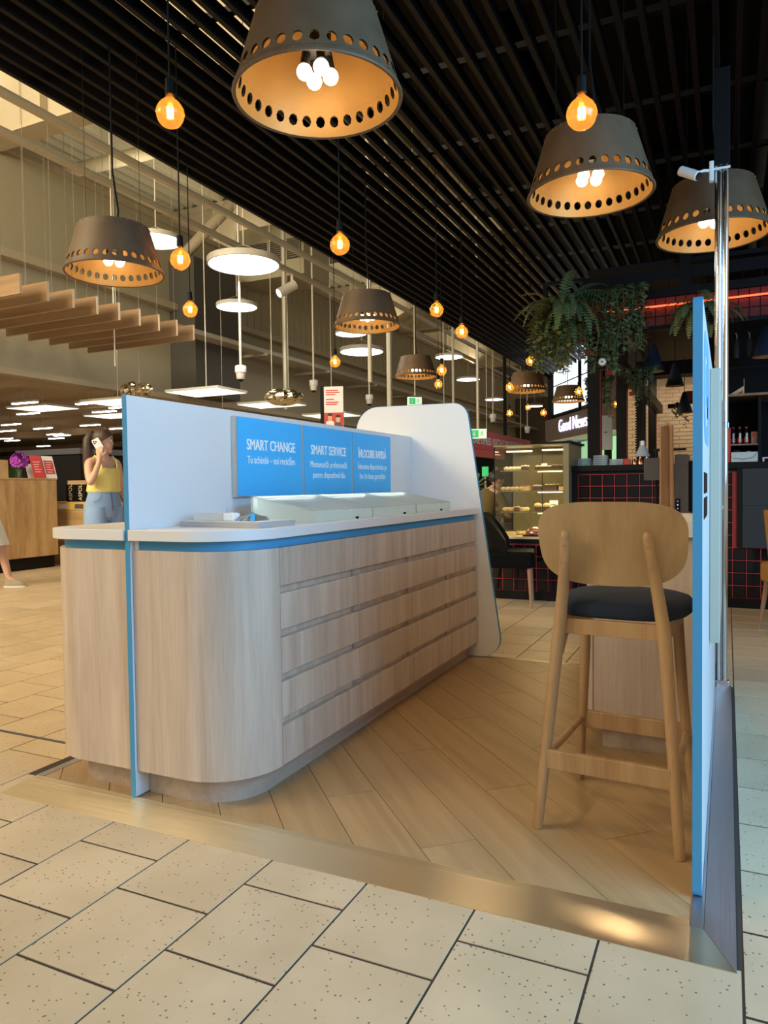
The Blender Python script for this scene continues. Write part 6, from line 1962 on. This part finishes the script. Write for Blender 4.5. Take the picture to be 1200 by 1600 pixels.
# ------------------------------------------------------------------ chairs at the bar
def dining_chair(label, loc, rz, m_, legm, backh=0.90):
    t = thing('upholstered_chair', label, 'chair', loc, rz)
    # local: faces +y
    obj('seat', MB().prism(rrect(0.50, 0.48, 0.07, 5, 0.0, 0.02), 'z', 0.375, 0.535), m_, t, world=False, bevel=0.03, seg=3)
    bkm = MB()
    NX_, NZ_ = 14, 8
    for off in (0.0, 0.055):
        for i in range(NX_ + 1):
            a = R(-80 + 160 * i / NX_)
            for j in range(NZ_ + 1):
                w = j / NZ_
                r = 0.245 + 0.03 * w - off
                top = backh - 0.26 * (abs(a) / R(80)) ** 2.2
                bkm.v.append(Vector((r * math.sin(a), 0.06 - 0.02 * w - r * math.cos(a) * 1.05, 0.40 + (top - 0.40) * w)))
    S2 = (NX_ + 1) * (NZ_ + 1)
    for i in range(NX_):
        for j in range(NZ_):
            a = i * (NZ_ + 1) + j
            q = (a, a + 1, a + NZ_ + 2, a + NZ_ + 1)
            bkm.f += [q, tuple(S2 + z for z in reversed(q))]
    ed = [i * (NZ_ + 1) for i in range(NX_ + 1)] + [NX_ * (NZ_ + 1) + j for j in range(1, NZ_ + 1)] + [i * (NZ_ + 1) + NZ_ for i in range(NX_ - 1, -1, -1)] + [j for j in range(NZ_ - 1, 0, -1)]
    for a in range(len(ed)):
        p, q = ed[a], ed[(a + 1) % len(ed)]
        bkm.f.append((p, q, S2 + q, S2 + p))
    obj('backrest', bkm, m_, t, smooth=True, world=False)
    for sx in (-1, 1):
        for y, dy in ((0.21, 0.02), (-0.17, -0.05)):
            obj('leg', MB().cyl((sx * 0.215, y + dy, 0.0), (sx * 0.195, y, 0.378), 0.013, 0.021, 10), legm, t, smooth=True, world=False)
dining_chair('black upholstered chair with reddish wooden legs in front of the pastry case', (-1.93, 6.92, 0), R(-78), 'leather', 'chairleg')
dining_chair('mustard upholstered chair cut by the right image edge', (0.50, 6.30, 0), R(-75), 'mustard', 'chairleg', 0.945)
dining_chair('dark chair under the seated visitor behind the end panel', (-2.75, 8.75, 0), R(-40), 'leather', 'chairleg', 0.80)

# seated visitor seen between the end panel and the pastry case
se = thing('person', 'dark haired visitor in an olive top sitting behind the white end panel', 'person', (-2.75, 8.75, 0.0), R(-40))
N3 = {'pel': ((0, -0.02, 0.62), 0.115), 'wst': ((0, 0.0, 0.76), 0.10), 'chs': ((0, 0.05, 0.94), (0.125, 0.10)), 'upc': ((0, 0.10, 1.07), (0.09, 0.07)), 'nk0': ((0, 0.13, 1.11), 0.05), 'nk1': ((0.0, 0.17, 1.16), 0.047),
      'shr': ((0.18, 0.10, 1.06), 0.052), 'elr': ((0.23, 0.20, 0.80), 0.042), 'wrr': ((0.14, 0.42, 0.76), 0.028), 'har': ((0.11, 0.48, 0.76), (0.03, 0.022)),
      'shl': ((-0.18, 0.10, 1.06), 0.052), 'ell': ((-0.23, 0.20, 0.80), 0.042), 'wrl': ((-0.14, 0.42, 0.76), 0.028), 'hal': ((-0.11, 0.48, 0.76), (0.03, 0.022)),
      'hpr': ((0.10, 0.0, 0.62), 0.09), 'knr': ((0.13, 0.42, 0.60), 0.062), 'anr': ((0.13, 0.42, 0.09), 0.04), 'ftr': ((0.13, 0.50, 0.04), 0.036), 'tor': ((0.13, 0.60, 0.03), 0.028),
      'hpl': ((-0.10, 0.0, 0.62), 0.09), 'knl': ((-0.13, 0.42, 0.60), 0.062), 'anl': ((-0.13, 0.42, 0.09), 0.04), 'ftl': ((-0.13, 0.50, 0.04), 0.036), 'tol': ((-0.13, 0.60, 0.03), 0.028)}
E3 = [('pel', 'wst'), ('wst', 'chs'), ('chs', 'upc'), ('upc', 'nk0'), ('nk0', 'nk1'), ('upc', 'shr'), ('shr', 'elr'), ('elr', 'wrr'), ('wrr', 'har'), ('upc', 'shl'), ('shl', 'ell'), ('ell', 'wrl'), ('wrl', 'hal'),
      ('pel', 'hpr'), ('hpr', 'knr'), ('knr', 'anr'), ('anr', 'ftr'), ('ftr', 'tor'), ('pel', 'hpl'), ('hpl', 'knl'), ('knl', 'anl'), ('anl', 'ftl'), ('ftl', 'tol')]
fingers(N3, E3, 'har', N3['har'][0], (-0.4, 1, 0), (0, 0, -1), 0.5, 1)
fingers(N3, E3, 'hal', N3['hal'][0], (0.4, 1, 0), (0, 0, -1), 0.5, -1)
b3 = head_parts(se, (0.0, 0.215, 1.23), 0, R(-22), 'blackhair', False)
skin_body('body', N3, E3, se, 'skin', b3, 0.011)
obj('top', MB().loft([ell((0, -0.01, 0.60), 0.19, 0.15, 24), ell((0, 0.0, 0.76), 0.165, 0.14, 24), ell((0, 0.05, 0.95), 0.185, 0.145, 24), ell((0, 0.09, 1.07), 0.19, 0.11, 24), ell((0, 0.12, 1.125), 0.085, 0.075, 24)], False), 'olivecloth', se, smooth=True, world=False)
for sx in (-1, 1):
    obj('sleeve', MB().tube([(sx * 0.165, 0.10, 1.06), (sx * 0.205, 0.15, 0.95), (sx * 0.228, 0.19, 0.83)], [0.068, 0.062, 0.056], 14, False), 'olivecloth', se, smooth=True, world=False)
    obj('trouser_leg', MB().tube([(sx * 0.10, 0.0, 0.62), (sx * 0.13, 0.41, 0.605), (sx * 0.132, 0.44, 0.50), (sx * 0.13, 0.42, 0.10)], [0.105, 0.078, 0.074, 0.062], 14, False), 'charcoal', se, smooth=True, world=False)
    obj('shoe', MB().loft([ell((sx * 0.13, 0.50, 0.0), 0.045, 0.135, 16), ell((sx * 0.13, 0.50, 0.05), 0.048, 0.135, 16), ell((sx * 0.13, 0.46, 0.09), 0.046, 0.08, 16)]), 'black', se, smooth=True, world=False)

# palm behind the seated visitor
pm_ = thing('potted_palm', 'leafy green palm behind the seated visitor, left of the pastry case', 'plant', (-3.25, 9.9, 0))
obj('pot', MB().lathe([(0.0001, 0.0), (0.15, 0.0), (0.19, 0.35), (0.17, 0.36), (0.0001, 0.33)], 18), 'charcoal', pm_, smooth=True, world=False)
obj('stem', MB().tube([(0, 0, 0.33), (0.02, 0, 0.8), (0, 0.01, 1.15)], 0.035, 8), 'stem', pm_, world=False)
r_ = random.Random(12)
for k in range(26):
    a = r_.uniform(0, 2 * PI)
    d = Vector((math.cos(a), math.sin(a), r_.uniform(0.2, 1.4))).normalized()
    L, s = r_.uniform(0.35, 0.6), d.cross(Vector((0, 0, 1))).normalized()
    m = MB()
    p = Vector((0, 0, 1.12))
    cur = d.copy()
    for q in range(6):
        w = 0.045 * math.sin(PI * (q + 0.4) / 6)
        m.v += [p - s * w, p + s * w]
        if q:
            m.f.append((2 * q - 2, 2 * q - 1, 2 * q + 1, 2 * q))
        cur = (cur + Vector((0, 0, -0.16))).normalized()
        p = p + cur * L / 5
    obj('leaf', m, 'grass_fern' if k % 4 else 'ivy', pm_, world=False)

# ------------------------------------------------------------------ signs
bn = thing('checkout_banner', 'long red banner CASE EXPRESS hanging behind the end panel', 'sign', (-5.35, 17, 2.2))
obj('banner_board', MB().box(-5.43, -5.35, 13.8, 21.8, 2.05, 2.50), 'bannerred', bn)
text('banner_lettering', 'CASE EXPRESS / КАССЫ САМООБСЛУЖИВАНИЯ', 0.26, frame_mtx((-5.348, 16.30, 2.17), (0, 1, 0), (0, 0, 1)), 'letter', bn, 0.86, 0.001)
obj('lower_board', MB().box(-5.42, -5.36, 13.8, 19.0, 1.86, 2.045), 'red', bn)
for y in (14.5, 17.5, 20.8):
    obj('rod', MB().cyl((-5.39, y, 2.50), (-5.39, y, 9.597), 0.01, n=6), 'steelrail', bn)
def exit_sign(c, s, lb, yaw):
    t = thing('exit_sign', lb, 'sign', c, yaw, 'green exit signs')
    w, h = 0.46 * s, 0.23 * s
    obj('housing', MB().box(-w / 2 - 0.02, w / 2 + 0.02, 0.0, 0.07, -h / 2 - 0.02, h / 2 + 0.02), 'exitwhite', t, world=False)
    obj('green_field', MB().box(-w / 2, 0.01 * s, -0.004, -0.0005, -h / 2, h / 2), 'green', t, world=False)
    obj('arrow', MB().prism([(-0.12 * s - .012 * s, .08 * s), (-0.12 * s + .012 * s, .08 * s), (-0.12 * s + .012 * s, -.01 * s), (-0.12 * s + .05 * s, .02 * s), (-0.12 * s + .05 * s, -.015 * s), (-0.12 * s, -.075 * s), (-0.12 * s - .05 * s, -.015 * s), (-0.12 * s - .05 * s, .02 * s), (-0.12 * s - .012 * s, -.01 * s)], 'y', -0.0075, -0.0045), 'letter', t, world=False)
    m = MB().cyl((0.12 * s, -0.004, 0.07 * s), (0.12 * s, -0.0005, 0.07 * s), 0.018 * s, n=10)
    for a, b in (((0.115, 0.05), (0.105, -0.01)), ((0.105, -0.01), (0.145, -0.04)), ((0.145, -0.04), (0.14, -0.085)), ((0.105, -0.01), (0.08, -0.05)), ((0.08, -0.05), (0.05, -0.055)), ((0.115, 0.045), (0.16, 0.015)), ((0.115, 0.045), (0.075, 0.02))):
        m.tube([(a[0] * s, -0.002, a[1] * s), (b[0] * s, -0.002, b[1] * s)], 0.009 * s, 5)
    obj('running_figure', m, 'green', t, world=False)
    return t
e1 = exit_sign((-5.38, 12.9, 2.79), 0.5, 'green exit sign with a down arrow above the rounded end panel', R(40))
e2 = exit_sign((-4.36, 13.6, 2.17), 0.62, 'green exit sign with a down arrow before the red banner', R(20))
for t, x in ((e1, 0.0), (e2, 0.0)):
    rod(t, 0.10, 0.012)
    hang(t, 9.597)
for k, (p, lb) in enumerate((((-5.9, 19.0, 1.55), 'small green exit light low behind the palm, left one'), ((-5.4, 20.5, 1.72), 'small green exit light low behind the palm, upper one'), ((-5.0, 22.5, 1.45), 'small green exit light seen through the pastry case'))):
    t = thing('till_light', lb, 'light', (p[0], p[1], 0), 0, 'green till lights')
    obj('lamp', MB().box(-0.08, 0.08, -0.04, 0.04, p[2] - 0.13, p[2] + 0.13), 'green', t, world=False)
    obj('pole', MB().cyl((0, 0, 0), (0, 0, p[2] - 0.13), 0.03, n=8), 'steelrail', t, world=False)
    obj('till', MB().box(-0.35, 0.35, -0.3, 0.3, 0.0, 0.95), 'charcoal', t, world=False)
pst = thing('poster_stand', 'white poster with red lines and a group photo above the blue sign', 'poster', (-4.38, 7.9, 0))
pst.rotation_euler = (0, 0, R(18))
obj('board', MB().box(-0.12, 0.12, 0.0, 0.05, 1.30, 2.40), 'paper', pst, world=False)
obj('side_edge', MB().box(-0.165, -0.1205, -0.004, 0.054, 1.30, 2.41), 'black', pst, world=False)
obj('foot', MB().cyl((0, 0.025, 0.0), (0, 0.025, 0.03), 0.2, n=20), 'black', pst, world=False)
obj('pole', MB().cyl((0, 0.025, 0.03), (0, 0.025, 1.30), 0.025, n=10), 'black', pst, world=False)
m = MB()
for k, (z, w) in enumerate(((2.345, 0.15), (2.32, 0.17), (2.295, 0.12), (2.235, 0.10), (2.20, 0.16), (2.175, 0.14))):
    m.box(-0.095, -0.095 + w, -0.003, -0.0005, z, z + 0.013)
obj('printed_lines', m, 'red', pst, world=False, kind='stuff')
obj('photo_print', MB().box(-0.118, 0.118, -0.003, -0.0005, 1.62, 2.08), 'berry', pst, world=False)
for x, w, z, c1, c2 in ((-0.045, 0.10, 1.90, 'paper', 'skin2'), (0.055, 0.085, 1.88, 'charcoal', 'skin')):
    obj('printed_figure', MB().prism(rrect(w, 0.36, 0.03, 4, x, z - 0.10), 'y', -0.0055, -0.0032), c1, pst, world=False)
    obj('printed_face', MB().prism(rrect(0.052, 0.07, 0.024, 5, x, z + 0.115), 'y', -0.0060, -0.0032), c2, pst, world=False)
    obj('printed_hair', MB().prism(rrect(0.058, 0.03, 0.012, 4, x, z + 0.155), 'y', -0.0066, -0.0061), 'blackhair', pst, world=False)

# ------------------------------------------------------------------ shop front with lit windows behind the bar
sf = thing('storefront', 'taupe shop front with lit windows and the sign Good News behind the black posts', 'shop', (-4.10, 18.62, 0), math.atan2(-0.8616, 0.5075))
# local x runs along the front towards us, the front faces -y
obj('upper_wall', MB().box(0.0, 3.9, 0.10, 0.5, 2.80, 4.9), 'facade', sf, world=False)
obj('corner_trim', MB().box(-0.08, 0.22, 0.0, 0.5, 2.80, 4.9), 'black', sf, world=False)
obj('sign_band', MB().box(-0.10, 3.9, -0.06, 0.45, 2.26, 2.795), 'facade', sf, world=False)
obj('sign_lip', MB().box(-0.12, 3.92, -0.08, 0.45, 2.20, 2.255), 'housing', sf, world=False)
for w0, nw in ((0.28, 6), (2.20, 4)):
    wn = obj('window', MB().box(w0 - 0.06, w0 + 0.285 * nw + 0.03, 0.05, 0.095, 2.86, 4.36), 'black', sf, world=False)
    for i in range(nw):
        for j in range(2):
            obj('pane', MB().box(w0 + i * 0.285, w0 + i * 0.285 + 0.245, 0.035, 0.048, 2.92 + j * 0.71, 2.92 + j * 0.71 + 0.68), 'windowlit', wn, world=False)
for word, x0, w in (('Good', 1.02, 0.80), ('News', 1.98, 0.86)):
    tt = text('sign_lettering', word, 0.44, Matrix.Identity(4), 'signlit', sf, 1.0, 0.015, 'LEFT', -0.006)
    me = tt.data
    me.transform(Matrix.Translation(wloc(sf)))
    xs = [v.co.x for v in me.vertices]
    me.transform(Matrix.Translation((-min(xs), 0, 0)))
    me.transform(Matrix.Diagonal((w / (max(xs) - min(xs)), 1, 1, 1)))
    me.transform(frame_mtx((x0, -0.085, 2.42), (1, 0, 0), (0, 0, 1)))
for (a, b, z0, z1, m_) in ((0.35, 1.30, 0.6, 2.15, 'shopblue'), (1.45, 3.7, 0.6, 2.17, 'shopgreen'), (3.72, 3.9, 0.6, 2.17, 'orange')):
    obj('display', MB().box(a, b, 0.30, 0.34, z0, z1), m_, sf, world=False)
for a in (0.0, 1.32, 3.62):
    obj('mullion', MB().box(a, a + 0.10, -0.02, 0.1, 0.0, 2.195), 'black', sf, world=False)
obj('shop_glass', MB().box(0.101, 3.62, 0.03, 0.04, 0.05, 2.19), 'glass', sf, world=False)
obj('side_wall', MB().box(-0.05, 0.0, 0.5, 6.0, 0.0, 4.9), 'facade', sf, world=False)
gs = thing('hanging_board', 'pale blue grey board with a tiny dark mark between the two black posts', 'sign', (-1.95, 13.4, 2.07))
obj('board', MB().box(-2.06, -1.835, 13.40, 13.44, 1.77, 2.375), 'greysign', gs, bevel=0.004)
obj('mark', MB().box(-1.975, -1.92, 13.396, 13.3995, 2.075, 2.088), 'black', gs)
for x in (-2.03, -1.87):
    obj('wire', MB().cyl((x, 13.42, 2.375), (x, 13.42, 3.90), 0.003, n=5), 'black', gs)
